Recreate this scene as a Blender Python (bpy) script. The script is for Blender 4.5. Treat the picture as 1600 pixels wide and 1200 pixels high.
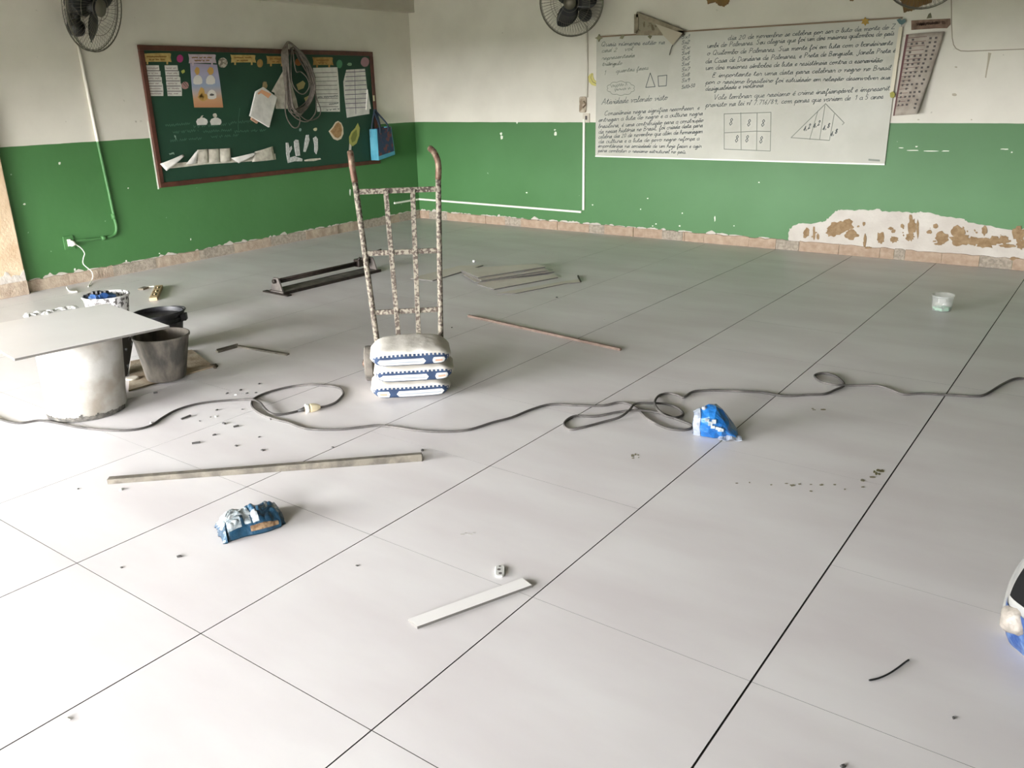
import bpy, bmesh, math, random, unicodedata
from mathutils import Vector, Matrix, noise
random.seed(7)
for o in list(bpy.data.objects): bpy.data.objects.remove(o)
scene = bpy.context.scene
COL = scene.collection
V = Vector
# ------------------------------------------------------------------ camera
CAM_H = 1.5263525; FPX = 1316.72
RT = V((0.8094399, 0.5868012, -0.0217128)); UP = V((-0.1759854, 0.2777013, 0.9444105)); FW = V((-0.5602108, 0.7606224, -0.328051))
CAM = V((0, 0, CAM_H))
cd = bpy.data.cameras.new('camera'); cd.sensor_width = 36; cd.lens = FPX/1600*36; cd.clip_start = 0.05
cam = bpy.data.objects.new('camera', cd); COL.objects.link(cam)
m3 = Matrix((RT, UP, -FW)).transposed()
cam.matrix_world = Matrix.Translation(CAM) @ m3.to_4x4()
scene.camera = cam
# room: corner of the two walls in view, tile grid
X0, Y0, ZP = -7.483646, 8.232269, 1.18976
XR, YR, ZC = 4.2, -1.9, 2.95
TILE = 0.72; TX, TY = -2.0543515, 1.1753275
# ------------------------------------------------------------------ light
scene.view_settings.view_transform = 'Standard'; scene.view_settings.look = 'None'
scene.view_settings.gamma = 1; scene.view_settings.exposure = 0.0
w = bpy.data.worlds.new('world'); scene.world = w; w.use_nodes = True      # even overcast sky
bg = w.node_tree.nodes['Background']; bg.inputs[0].default_value = (0.985, 0.985, 1.0, 1); bg.inputs[1].default_value = 84.0
WY0, WY1, WZ0, WZ1 = -0.6, 0.4, 0.90, 1.35     # window band in the left wall, behind the pillar
RX0, RX1, RZ0, RZ1 = -7.35, -0.9, 0.30, 1.60     # window band in the rear wall
def portal(name, loc, direction, sx, sy):       # guides the sky light through an opening
    l = bpy.data.lights.new(name, 'AREA'); l.shape = 'RECTANGLE'; l.size = sx; l.size_y = sy; l.cycles.is_portal = True
    o = bpy.data.objects.new(name, l); COL.objects.link(o); o.location = loc
    o.rotation_euler = V(direction).to_track_quat('-Z', 'Y').to_euler(); return o
portal('left_window_portal', (X0-0.12, (WY0+WY1)/2, (WZ0+WZ1)/2), (1, 0, 0), WY1-WY0, WZ1-WZ0)
portal('rear_window_portal', ((RX0+RX1)/2, YR-0.12, (RZ0+RZ1)/2), (0, 1, 0), RX1-RX0, RZ1-RZ0)

# ------------------------------------------------------------------ pixel -> place on a real plane
def ray(x, y): return FW + RT*((x-800)/FPX) - UP*((y-600)/FPX)
def F(x, y, z=0.0):
    d = ray(x, y); return CAM + d*((z-CAM_H)/d.z)
def LW(x, y, o=0.0):
    d = ray(x, y); return CAM + d*((X0+o)/d.x)
def BW(x, y, o=0.0):
    d = ray(x, y); return CAM + d*((Y0-o)/d.y)
NL = V((1, 0, 0)); NB = V((0, -1, 0)); NZ = V((0, 0, 1))

# ------------------------------------------------------------------ materials
def lin(c):
    return tuple(((v/255)/12.92 if v/255 <= 0.04045 else ((v/255+0.055)/1.055)**2.4) for v in c)
MATS = {}
def mat(name, col, rough=0.6, metal=0.0, col2=None, scale=8.0, lo=0.4, hi=0.65, detail=6, bump=0.0, bscale=60, spec=0.5, stretch=None, trans=0, alpha=1, coat=0):
    """principled with an optional two-colour noise and fine relief, in metres"""
    if name in MATS: return MATS[name]
    m = bpy.data.materials.new(name); m.use_nodes = True; nt = m.node_tree; N = nt.nodes; L = nt.links
    b = N['Principled BSDF']; b.inputs['Roughness'].default_value = rough; b.inputs['Metallic'].default_value = metal
    b.inputs['Specular IOR Level'].default_value = spec; b.inputs['Transmission Weight'].default_value = trans; b.inputs['Alpha'].default_value = alpha
    b.inputs['Coat Weight'].default_value = coat
    c = tuple(col)+(1,)
    b.inputs['Base Color'].default_value = c
    if col2 or bump:
        geo = N.new('ShaderNodeNewGeometry'); mp = N.new('ShaderNodeMapping'); L.new(geo.outputs['Position'], mp.inputs['Vector'])
        if stretch: mp.inputs['Scale'].default_value = stretch
    if col2:
        n = N.new('ShaderNodeTexNoise'); n.inputs['Scale'].default_value = scale; n.inputs['Detail'].default_value = detail; L.new(mp.outputs[0], n.inputs['Vector'])
        r = N.new('ShaderNodeValToRGB'); r.color_ramp.elements[0].position = lo; r.color_ramp.elements[1].position = hi
        r.color_ramp.elements[0].color = c; r.color_ramp.elements[1].color = tuple(col2)+(1,)
        L.new(n.outputs['Fac'], r.inputs[0]); L.new(r.outputs[0], b.inputs['Base Color'])
    if bump:
        n2 = N.new('ShaderNodeTexNoise'); n2.inputs['Scale'].default_value = bscale; n2.inputs['Detail'].default_value = 4; L.new(mp.outputs[0], n2.inputs['Vector'])
        bp = N.new('ShaderNodeBump'); bp.inputs['Strength'].default_value = bump; bp.inputs['Distance'].default_value = 0.01
        L.new(n2.outputs['Fac'], bp.inputs['Height']); L.new(bp.outputs[0], b.inputs['Normal'])
    MATS[name] = m; return m

def wall_material():
    """green dado below cream paint, edge at ZP, faint scuffs"""
    m = bpy.data.materials.new('two_tone_wall_paint'); m.use_nodes = True; nt = m.node_tree; N = nt.nodes; L = nt.links
    b = N['Principled BSDF']; b.inputs['Roughness'].default_value = 0.55
    geo = N.new('ShaderNodeNewGeometry'); sep = N.new('ShaderNodeSeparateXYZ'); L.new(geo.outputs['Position'], sep.inputs[0])
    nz = N.new('ShaderNodeTexNoise'); nz.inputs['Scale'].default_value = 5; L.new(geo.outputs['Position'], nz.inputs['Vector'])
    ma = N.new('ShaderNodeMath'); ma.operation = 'MULTIPLY_ADD'; L.new(nz.outputs['Fac'], ma.inputs[0]); ma.inputs[1].default_value = 0.008; L.new(sep.outputs['Z'], ma.inputs[2])
    gt = N.new('ShaderNodeMath'); gt.operation = 'GREATER_THAN'; L.new(ma.outputs[0], gt.inputs[0]); gt.inputs[1].default_value = ZP+0.004
    # green with soft unevenness
    def two(c1, c2, sc, lo, hi, det=5):
        n = N.new('ShaderNodeTexNoise'); n.inputs['Scale'].default_value = sc; n.inputs['Detail'].default_value = det; L.new(geo.outputs['Position'], n.inputs['Vector'])
        r = N.new('ShaderNodeValToRGB'); r.color_ramp.elements[0].position = lo; r.color_ramp.elements[1].position = hi
        r.color_ramp.elements[0].color = c1+(1,); r.color_ramp.elements[1].color = c2+(1,); L.new(n.outputs['Fac'], r.inputs[0]); return r
    g = two((0.057, 0.172, 0.050), (0.068, 0.192, 0.062), 1.5, 0.3, 0.7)
    c = two((0.66, 0.62, 0.535), (0.735, 0.695, 0.605), 2.2, 0.3, 0.6)
    # dark specks on the cream
    vs = two((0, 0, 0), (1, 1, 1), 16, 0.74, 0.80, 3)
    mc = N.new('ShaderNodeMixRGB'); L.new(vs.outputs[0], mc.inputs[0]); L.new(c.outputs[0], mc.inputs[1]); mc.inputs[2].default_value = (0.42, 0.38, 0.31, 1)
    vg = two((0, 0, 0), (1, 1, 1), 21, 0.775, 0.80, 2)
    mg = N.new('ShaderNodeMixRGB'); L.new(vg.outputs[0], mg.inputs[0]); L.new(g.outputs[0], mg.inputs[1]); mg.inputs[2].default_value = (0.42, 0.56, 0.40, 1)
    mx = N.new('ShaderNodeMixRGB'); L.new(gt.outputs[0], mx.inputs[0]); L.new(mg.outputs[0], mx.inputs[1]); L.new(mc.outputs[0], mx.inputs[2])
    L.new(mx.outputs[0], b.inputs['Base Color'])
    n2 = N.new('ShaderNodeTexNoise'); n2.inputs['Scale'].default_value = 9; n2.inputs['Detail'].default_value = 6; L.new(geo.outputs['Position'], n2.inputs['Vector'])
    bp = N.new('ShaderNodeBump'); bp.inputs['Strength'].default_value = 0.12; bp.inputs['Distance'].default_value = 0.02; L.new(n2.outputs['Fac'], bp.inputs['Height']); L.new(bp.outputs[0], b.inputs['Normal'])
    return m
WALL = wall_material()
FLOOR_T = mat('satin_porcelain', (0.635, 0.60, 0.60), 0.38, 0, (0.71, 0.69, 0.685), 1.6, 0.35, 0.65, 8, stretch=(0.8, 2.2, 1), spec=0.5)
GROUT = mat('dark_open_joint', (0.05, 0.047, 0.042), 0.9)
CREAM = mat('cream_paint', (0.68, 0.64, 0.55), 0.6, 0, (0.74, 0.70, 0.61), 3)
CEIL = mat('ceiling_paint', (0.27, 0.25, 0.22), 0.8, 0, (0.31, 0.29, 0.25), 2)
BEAMM = mat('beam_paint', (0.52, 0.48, 0.39), 0.7, 0, (0.57, 0.53, 0.44), 3)
TAN = mat('bare_tan_plaster', lin((196, 168, 136)), 0.85, 0, lin((214, 192, 162)), 7, 0.3, 0.7, bump=0.4, bscale=40)
TANBB = mat('tan_skirting_mortar', lin((160, 137, 116)), 0.85, 0, lin((178, 157, 136)), 18, 0.35, 0.65, bump=0.5, bscale=60)
GREYBB = mat('grey_skirting_mortar', lin((150, 140, 126)), 0.9, 0, lin((176, 164, 148)), 40, 0.4, 0.6, bump=0.8, bscale=120)
BROWNBB = mat('dusty_brown_skirting_mortar', lin((158, 140, 122)), 0.9, 0, lin((184, 168, 148)), 14, 0.35, 0.65, bump=0.5, bscale=60)
PLAST = mat('white_skim_plaster', lin((188, 180, 170)), 0.8, 0, lin((202, 196, 186)), 5, 0.35, 0.65, bump=0.5, bscale=30)
MORT = mat('brown_mortar', lin((138, 112, 80)), 0.9, 0, lin((160, 136, 104)), 22, 0.4, 0.7, bump=0.6, bscale=80)
PEEL = mat('peeled_dark_mortar', lin((128, 98, 58)), 0.9, 0, lin((108, 86, 58)), 14, bump=0.6)
CHIP = mat('pale_chip', lin((226, 230, 214)), 0.8)
WHITEP = mat('white_pvc', lin((238, 236, 224)), 0.4)
BLACK = mat('black_plastic', (0.012, 0.012, 0.012), 0.45)
DKGREY = mat('dark_grey_plastic', (0.03, 0.03, 0.03), 0.5)
WIRE = mat('grey_wire', (0.16, 0.145, 0.11), 0.45, 0.5)
PAPER = mat('white_paper', lin((226, 222, 214)), 0.8, 0, lin((208, 204, 196)), 14)
PAPERW = mat('worn_paper', lin((212, 206, 190)), 0.8, 0, lin((182, 174, 158)), 16, bump=0.3, bscale=25)
INK = mat('marker_ink', lin((92, 98, 98)), 0.7)
INKL = mat('faded_marker_ink', lin((132, 136, 126)), 0.7)
PRINT = mat('dark_print', lin((92, 86, 84)), 0.8)
CHALK = mat('faint_chalk', lin((76, 112, 90)), 0.9)
YEL = mat('yellow_card', lin((200, 172, 108)), 0.7, 0, lin((176, 146, 84)), 20)
OCHRE = mat('ochre_card', lin((176, 140, 80)), 0.7, 0, lin((150, 114, 62)), 20)
PINKC = mat('lilac_card', lin((204, 186, 196)), 0.7, 0, lin((188, 168, 176)), 20)
BROWNP = mat('brown_print', lin((134, 98, 48)), 0.8)
ALU = mat('aluminium', (0.62, 0.60, 0.56), 0.38, 0.8, (0.50, 0.48, 0.44), 12)
CEMENT_ALU = mat('cement_smeared_aluminium', lin((92, 87, 78)), 0.65, 0.2, lin((118, 112, 100)), 18, 0.4, 0.6, bump=0.3)
SHADED_BODY = mat('shaded_grey_tile_body', lin((112, 109, 104)), 0.9)  # grey tile body, darkened so cut edges look shaded below the glaze
WOOD = mat('pale_wood', lin((196, 156, 112)), 0.7, 0, lin((168, 124, 84)), 14, stretch=(1, 1, 1))
WOODR = mat('reddish_batten', lin((140, 121, 108)), 0.8, 0, lin((120, 101, 90)), 20)

# ------------------------------------------------------------------ mesh building
BASE = {}
def frame(d, up=NZ):
    d = d.normalized()
    if abs(d.dot(up)) > 0.98: up = V((1, 0, 0))
    s = d.cross(up).normalized(); return d, s, s.cross(d).normalized()
def catmull(pts, n=6, closed=False):
    out = []; P = list(pts); m = len(P)
    for i in range(m if closed else m-1):
        p0 = P[(i-1) % m] if closed or i > 0 else P[0]; p1 = P[i]; p2 = P[(i+1) % m]
        p3 = P[(i+2) % m] if closed or i+2 < m else P[-1]
        for k in range(n):
            t = k/n
            out.append(0.5*((2*p1)+(p2-p0)*t+(2*p0-5*p1+4*p2-p3)*t*t+(3*p1-p0-3*p2+p3)*t**3))
    if not closed: out.append(P[-1])
    return out
class MB:
    def __init__(s): s.v = []; s.f = []; s.mi = []; s.cur = 0
    def face(s, ids): s.f.append(ids); s.mi.append(s.cur)
    def hexa(s, p):
        b = len(s.v); s.v += [V(q) for q in p]
        for q in ((0,3,2,1),(4,5,6,7),(0,1,5,4),(1,2,6,5),(2,3,7,6),(3,0,4,7)): s.face([b+i for i in q])
        return s
    def box(s, lo, hi):
        (a,b,c),(d,e,f) = lo, hi
        return s.hexa([(a,b,c),(d,b,c),(d,e,c),(a,e,c),(a,b,f),(d,b,f),(d,e,f),(a,e,f)])
    def obox(s, c, ax, ay, az):
        c = V(c); return s.hexa([c-ax-ay-az, c+ax-ay-az, c+ax+ay-az, c-ax+ay-az, c-ax-ay+az, c+ax-ay+az, c+ax+ay+az, c-ax+ay+az])
    def bar(s, a, b, wd, ht, up=NZ):
        a, b = V(a), V(b); d, sd, u = frame(b-a, up)
        return s.obox((a+b)/2, (b-a)/2, sd*wd/2, u*ht/2)
    def tube(s, pts, r, seg=8, closed=False, cap=True):
        pts = [V(p) for p in pts]; n = len(pts); base = len(s.v); prev = None
        for i, p in enumerate(pts):
            if closed: d = pts[(i+1) % n]-pts[i-1]
            else: d = pts[min(i+1, n-1)]-pts[max(i-1, 0)]
            if d.length < 1e-9: d = V((1, 0, 0))
            d.normalize()
            if prev is None: _, sd, u = frame(d)
            else:
                sd = prev-d*prev.dot(d)
                if sd.length < 1e-6: _, sd, u = frame(d)
                sd.normalize(); u = sd.cross(d)
            prev = sd; rr = r[i] if isinstance(r, (list, tuple)) else r
            for k in range(seg):
                a = 2*math.pi*k/seg; s.v.append(p+sd*(rr*math.cos(a))+u*(rr*math.sin(a)))
        for i in range(n if closed else n-1):
            j = (i+1) % n
            for k in range(seg):
                k2 = (k+1) % seg; s.face([base+i*seg+k, base+i*seg+k2, base+j*seg+k2, base+j*seg+k])
        if cap and not closed:
            s.face([base+k for k in range(seg)][::-1]); s.face([base+(n-1)*seg+k for k in range(seg)])
        return s
    def lathe(s, prof, c, axis=NZ, seg=32, fn=None):
        """prof: (radius, height) along axis from c"""
        c = V(c); ax = V(axis).normalized(); _, e1, e2 = frame(ax, V((1, 0, 0)) if abs(ax.z) > 0.9 else NZ); base = len(s.v)
        for (r, h) in prof:
            for k in range(seg):
                a = 2*math.pi*k/seg; rr = r*(fn(a, h) if fn else 1)
                s.v.append(c+ax*h+e1*(rr*math.cos(a))+e2*(rr*math.sin(a)))
        for i in range(len(prof)-1):
            for k in range(seg):
                k2 = (k+1) % seg; s.face([base+i*seg+k, base+i*seg+k2, base+(i+1)*seg+k2, base+(i+1)*seg+k])
        if prof[0][0] > 1e-6: s.face([base+k for k in range(seg)][::-1])
        if prof[-1][0] > 1e-6: s.face([base+(len(prof)-1)*seg+k for k in range(seg)])
        return s
    def prism(s, pts, nrm, t):
        """polygon of 3-D points extruded by t along nrm"""
        pts = [V(p) for p in pts]; n = len(pts); base = len(s.v); nrm = V(nrm)
        s.v += pts + [p+nrm*t for p in pts]
        s.face(list(range(base, base+n))[::-1]); s.face(list(range(base+n, base+2*n)))
        for i in range(n): s.face([base+i, base+(i+1) % n, base+n+(i+1) % n, base+n+i])
        return s
    def ribbon(s, pts, nrm, wd):
        """flat pen stroke lying on a surface"""
        pts = [V(p) for p in pts]; nrm = V(nrm)
        for a, b in zip(pts, pts[1:]):
            d = b-a
            if d.length < 1e-6: continue
            d.normalize(); q = nrm.cross(d)*wd/2; e = d*wd*0.3; i = len(s.v)
            s.v += [a-e-q, b+e-q, b+e+q, a-e+q]; s.face([i, i+1, i+2, i+3])
        return s
    def grid(s, fn, nu, nv, thick=None):
        base = len(s.v)
        for j in range(nv+1):
            for i in range(nu+1): s.v.append(V(fn(i/nu, j/nv)))
        for j in range(nv):
            for i in range(nu):
                a = base+j*(nu+1)+i; s.face([a, a+1, a+nu+2, a+nu+1])
        return s
    def build(s, name, m, parent=None, smooth=False, origin=None, solid=0, bevel=0, sub=0):
        me = bpy.data.meshes.new(name)
        if parent is not None: org = BASE[parent.name]
        elif origin is not None: org = V(origin)
        else:
            n = len(s.v); org = V((sum(p.x for p in s.v)/n, sum(p.y for p in s.v)/n, min(p.z for p in s.v)))
        me.from_pydata([tuple(p-org) for p in s.v], [], s.f)
        for mm in (m if isinstance(m, (list, tuple)) else [m]): me.materials.append(mm)
        me.polygons.foreach_set('material_index', s.mi)
        if smooth: me.polygons.foreach_set('use_smooth', [True]*len(me.polygons))
        bm = bmesh.new(); bm.from_mesh(me); bmesh.ops.recalc_face_normals(bm, faces=bm.faces) if solid == 0 else None; bm.to_mesh(me); bm.free()
        o = bpy.data.objects.new(name, me); COL.objects.link(o)
        if parent is not None: o.parent = parent
        else: o.location = org
        BASE[o.name] = org
        if name in ('printed_lines', 'printed_numbers', 'printed_grid', 'chalk_writing', 'printed_teeth', 'white_lettering', 'chipped_paint_edge', 'marker_drawing'): o['kind'] = 'stuff'
        if solid: md = o.modifiers.new('thickness', 'SOLIDIFY'); md.thickness = solid; md.offset = 0
        if bevel: md = o.modifiers.new('bevel', 'BEVEL'); md.width = bevel; md.segments = 2; md.limit_method = 'ANGLE'
        if sub: md = o.modifiers.new('subdivision', 'SUBSURF'); md.levels = sub; md.render_levels = sub
        return o
def smooth_angle(o, deg=40):
    me = o.data
    bm = bmesh.new(); bm.from_mesh(me)
    for f in bm.faces: f.smooth = True
    for e in bm.edges:
        if len(e.link_faces) == 2 and e.calc_face_angle(0) > math.radians(deg): e.smooth = False
    bm.to_mesh(me); bm.free(); return o
def tag(o, label, cat, group=None):
    o['label'] = label; o['category'] = cat
    if group: o['group'] = group
    return o
def struct(o): o['kind'] = 'structure'; return o
def thing(name, loc, label, cat, group=None):
    o = bpy.data.objects.new(name, None); COL.objects.link(o); o.location = loc; o.empty_display_size = 0.1
    BASE[o.name] = V(loc); return tag(o, label, cat, group)
def ragged(pts, amp, n=4, seed=0):
    """irregular outline: subdivide a closed polygon and jitter in its plane"""
    rnd = random.Random(seed); out = []
    for i, a in enumerate(pts):
        b = pts[(i+1) % len(pts)]
        for k in range(n):
            out.append((a[0]+(b[0]-a[0])*k/n+(rnd.uniform(-amp, amp) if k else 0), a[1]+(b[1]-a[1])*k/n+(rnd.uniform(-amp, amp) if k else 0)))
    return out
def blobpx(cx, cy, rx, ry, n=16, seed=0, rough=0.3):
    rnd = random.Random(seed)
    return [(cx+rx*math.cos(a)*k, cy+ry*math.sin(a)*k) for a, k in ((2*math.pi*i/n, 1+rnd.uniform(-rough, rough)) for i in range(n))]

# ================================================================== THE ROOM
# floor slab, then every tile in view as a piece of its own
o = struct(MB().box((X0-0.3, YR-0.3, -0.15), (XR+0.3, Y0+0.3, -0.004)).build('floor', GROUT, origin=(0, 0, 0))); floor = o
def gap_y(j):   # joints that run along the back wall: nearly closed
    return {0: 0.0024, 1: 0.0009, 2: 0.0004}.get(j, 0.0002)
def gap_x(i):   # joints that run away from the camera: open
    return {-2: 0.0022, -1: 0.0038, 0: 0.0040, 1: 0.0046, 2: 0.0056}.get(i, 0.0012 if i < -2 else 0.004)
i0, i1 = math.floor((X0-TX)/TILE), math.ceil((XR-TX)/TILE); j0, j1 = math.floor((YR-TY)/TILE), math.ceil((Y0-TY)/TILE)
cache = {}; rest = MB()
def seen(x, y):
    d = V((x, y, 0))-CAM; z = d.dot(FW)
    if z < 0.1: return False
    return -60 < 800+FPX*d.dot(RT)/z < 1660 and -60 < 600-FPX*d.dot(UP)/z < 1260
for i in range(i0, i1):
    for j in range(j0, j1):
        xa = max(TX+i*TILE+gap_x(i)/2, X0); xb = min(TX+(i+1)*TILE-gap_x(i+1)/2, XR)
        ya = max(TY+j*TILE+gap_y(j)/2, YR); yb = min(TY+(j+1)*TILE-gap_y(j+1)/2, Y0)
        if xb-xa < 0.01 or yb-ya < 0.01: continue
        vis = any(seen(xa+(xb-xa)*u, ya+(yb-ya)*v) for u in (0, .25, .5, .75, 1) for v in (0, .25, .5, .75, 1))
        if not vis: rest.box((xa, ya, -0.010), (xb, yb, 0)); continue
        key = (round(xb-xa, 5), round(yb-ya, 5))
        if key not in cache:
            b = MB(); wx, wy = key; c = 0.00006
            b.v += [V(p) for p in [(0,0,-.01),(wx,0,-.01),(wx,wy,-.01),(0,wy,-.01),(0,0,-c),(wx,0,-c),(wx,wy,-c),(0,wy,-c),(c,c,0),(wx-c,c,0),(wx-c,wy-c,0),(c,wy-c,0)]]
            for q in ((0,1,5,4),(1,2,6,5),(2,3,7,6),(3,0,4,7),(4,5,9,8),(5,6,10,9),(6,7,11,10),(7,4,8,11),(8,9,10,11)): b.cur = 0 if q[0] == 8 else 1; b.face(list(q))
            t = b.build('tile', [FLOOR_T, GROUT], parent=floor); cache[key] = t.data
        else:
            t = bpy.data.objects.new('tile', cache[key]); COL.objects.link(t); t.parent = floor
        t.location = (xa, ya, random.uniform(-0.0004, 0.0002))
r_ = rest.build('tile_field', FLOOR_T, parent=floor); r_['kind'] = 'stuff'
# walls
PY1 = LW(46, 458, 0.07).y; PY0 = PY1-0.42          # pillar
b = MB(); b.box((X0-0.2, WY1, 0), (X0, Y0+0.2, ZC)); b.box((X0-0.2, YR, 0), (X0, WY1, WZ0)); b.box((X0-0.2, YR, WZ1), (X0, WY1, ZC)); b.box((X0-0.2, YR, WZ0), (X0, WY0, WZ1))
wall_left = struct(b.build('wall_left', WALL, origin=(0, 0, 0)))
wall_back = struct(MB().box((X0, Y0, 0), (XR+0.2, Y0+0.2, ZC)).build('wall_back', WALL, origin=(0, 0, 0)))
wall_right = struct(MB().box((XR, YR-0.2, 0), (XR+0.2, Y0, ZC)).build('wall_right', WALL, origin=(0, 0, 0)))
b = MB(); b.box((X0-0.2, YR-0.2, 0), (XR, YR, RZ0)); b.box((X0-0.2, YR-0.2, RZ1), (XR, YR, ZC)); b.box((X0-0.2, YR-0.2, RZ0), (RX0, YR, RZ1)); b.box((RX1, YR-0.2, RZ0), (XR, YR, RZ1)); b.box((-3.6, YR-0.2, RZ0), (-2.2, YR, RZ1))  # last box: unseen pier, added to split the rear window light
struct(b.build('wall_rear', WALL, origin=(0, 0, 0)))
struct(MB().box((X0-0.2, YR-0.2, ZC), (XR+0.2, Y0+0.2, ZC+0.15)).build('ceiling', CEIL, origin=(0, 0, 0)))
# window frames in the two window bands (outside the picture)
b = MB()
for k in range(6):
    y = WY0+(WY1-WY0)*k/5; b.box((X0-0.06, y-0.02, WZ0), (X0-0.02, y+0.02, WZ1))
b.box((X0-0.06, WY0, WZ0), (X0-0.02, WY1, WZ0+0.04)); b.box((X0-0.06, WY0, WZ1-0.04), (X0-0.02, WY1, WZ1)); struct(b.build('window_1', ALU, origin=(0, 0, 0)))
b = MB()
for k in range(7):
    x = RX0+(RX1-RX0)*k/6; b.box((x-0.02, YR-0.06, RZ0), (x+0.02, YR-0.02, RZ1))
b.box((RX0, YR-0.06, RZ0), (RX1, YR-0.02, RZ0+.04)); b.box((RX0, YR-0.06, RZ1-.04), (RX1, YR-0.02, RZ1)); struct(b.build('window_2', ALU, origin=(0, 0, 0)))
struct(MB().box((X0-1.0, YR-1.9, 2.15), (XR+0.2, YR-0.2, 2.3)).build('added_rear_eave', CEIL, origin=(0, 0, 0)))  # unseen eave, added to keep steep sky light off the near floor
struct(MB().box((X0-1.0, YR-0.2, 2.15), (X0-0.2, Y0, 2.3)).build('added_side_eave', CEIL, origin=(0, 0, 0)))  # unseen eave, added to limit the sky light at the left window
struct(MB().box((-40, -40, -0.6), (40, 40, -0.45)).build('ground_outside', mat('outside_ground', (.045, .05, .03), .9, 0, (.07, .07, .045), 1), origin=(0, 0, 0)))
# pillar, stripped to tan plaster
pil = struct(MB().box((X0-0.02, PY0, 0), (X0+0.07, PY1, ZC)).build('trim_1', TAN, origin=(0, 0, 0), bevel=0.008))
zz = [(-PY0*0, 0)]
b = MB(); pts = []
n = 22
for k in range(n+1): pts.append(V((X0+0.071, PY0+0.005+(PY1-PY0-0.01)*k/n, 0.115+random.uniform(-0.012, 0.012))))
for k in range(n, -1, -1): pts.append(V((X0+0.071, PY0+0.005+(PY1-PY0-0.01)*k/n, 0.185+random.uniform(-0.03, 0.03))))
b.prism(pts, NL, 0.003); b.build('plaster_edge', PLAST, pil)
b = MB(); b.box((X0+0.069, PY0, 0), (X0+0.076, PY1, 0.118)); b.build('mortar_base', BROWNBB, pil, bevel=0.003)
# beam over the left wall
zb = LW(640, 19, 0.10).z
struct(MB().box((X0-0.02, YR, zb), (X0+0.10, Y0, ZC)).build('trim_2', BEAMM, origin=(0, 0, 0), bevel=0.006))
# skirting: hacked mortar pieces
def skirt(name, fn, nrm, breaks, ztop, mats, depth, seed):
    rnd = random.Random(seed); first = None
    root = bpy.data.objects.new(name, None); COL.objects.link(root); BASE[root.name] = V((0, 0, 0)); struct(root)
    for k, (a, c) in enumerate(zip(breaks, breaks[1:])):
        n = max(3, int((c-a)/0.05)); bot = []; top = []; dd = depth*rnd.uniform(0.7, 1.15)
        b = MB()
        lo, up_ = [], []
        for q in range(n+1):
            s = a+0.0015+(c-a-0.003)*q/n; z = ztop+rnd.uniform(-0.008, 0.006)
            lo.append(fn(s)); up_.append(fn(s)+V((0, 0, z)))
        base = len(b.v)
        for p, t in zip(lo, up_):
            b.v += [p, p+nrm*(dd+rnd.uniform(-.001, .001)), t+nrm*(dd+rnd.uniform(-.003, .001))-V((0, 0, .004)), t]
        for q in range(n):
            i = base+q*4
            for e in range(4): b.face([i+e, i+(e+1) % 4, i+4+(e+1) % 4, i+4+e])
        b.face([base, base+1, base+2, base+3]); b.face([base+n*4+3, base+n*4+2, base+n*4+1, base+n*4])
        b.build('mortar_piece', mats[k % len(mats)] if not callable(mats) else mats(k, rnd), root)
    return root
bx = [BW(p, 341+(p-658)*0.0877).x for p in (656, 672, 700, 760, 790, 815, 872, 921, 945, 990, 1035, 1067, 1070, 1100, 1170, 1212, 1248, 1310, 1374, 1396, 1413, 1470, 1529, 1580)]+[-0.3, 0.2, 0.9, 1.7, 2.4]
gm = {1: GREYBB, 4: GREYBB, 7: GREYBB, 10: GREYBB, 15: GREYBB, 19: GREYBB, 22: GREYBB}
baseboard_back = skirt('baseboard_back', lambda s: V((s, Y0, 0)), NB, bx, 0.098, lambda k, r: gm.get(k, TANBB), 0.014, 3)
ly = [PY1+0.005]; rnd = random.Random(5)
while ly[-1] < Y0-0.35: ly.append(ly[-1]+rnd.uniform(0.16, 0.5))
ly.append(Y0-0.015)
baseboard_left = skirt('baseboard_left', lambda s: V((X0, s, 0)), NL, ly, 0.100, lambda k, r: BROWNBB if r.random() < .6 else GREYBB, 0.016, 9)
# ragged pale edge of the paint above the skirting
def ragged_edge(parent, fn, nrm, a, c, z0, seed):
    rnd = random.Random(seed); b = MB(); s = a
    while s < c:
        l = rnd.uniform(0.03, 0.16)
        if rnd.random() < 0.75:
            n = max(3, int(l/0.02)); hmax = rnd.choice([.006, .008, .012, .02, .035]); lo = []; hi = []
            for q in range(n+1):
                t = q/n; lo.append(fn(s+l*t)+V((0, 0, z0-0.012))); hi.append(fn(s+l*t)+V((0, 0, z0+hmax*math.sin(math.pi*t)**.7*rnd.uniform(.3, 1)+.002)))
            for q in range(n): b.prism([lo[q], lo[q+1], hi[q+1], hi[q]], nrm, 0.003)
        s += l*rnd.uniform(0.8, 1.5)
    return b.build('chipped_paint_edge', PLAST, parent)
ragged_edge(wall_back, lambda s: V((s, Y0, 0)), NB, X0+.02, -2.7, 0.10, 11)
ragged_edge(wall_left, lambda s: V((X0, s, 0)), NL, PY1+.05, Y0-.05, 0.10, 12)
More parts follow.
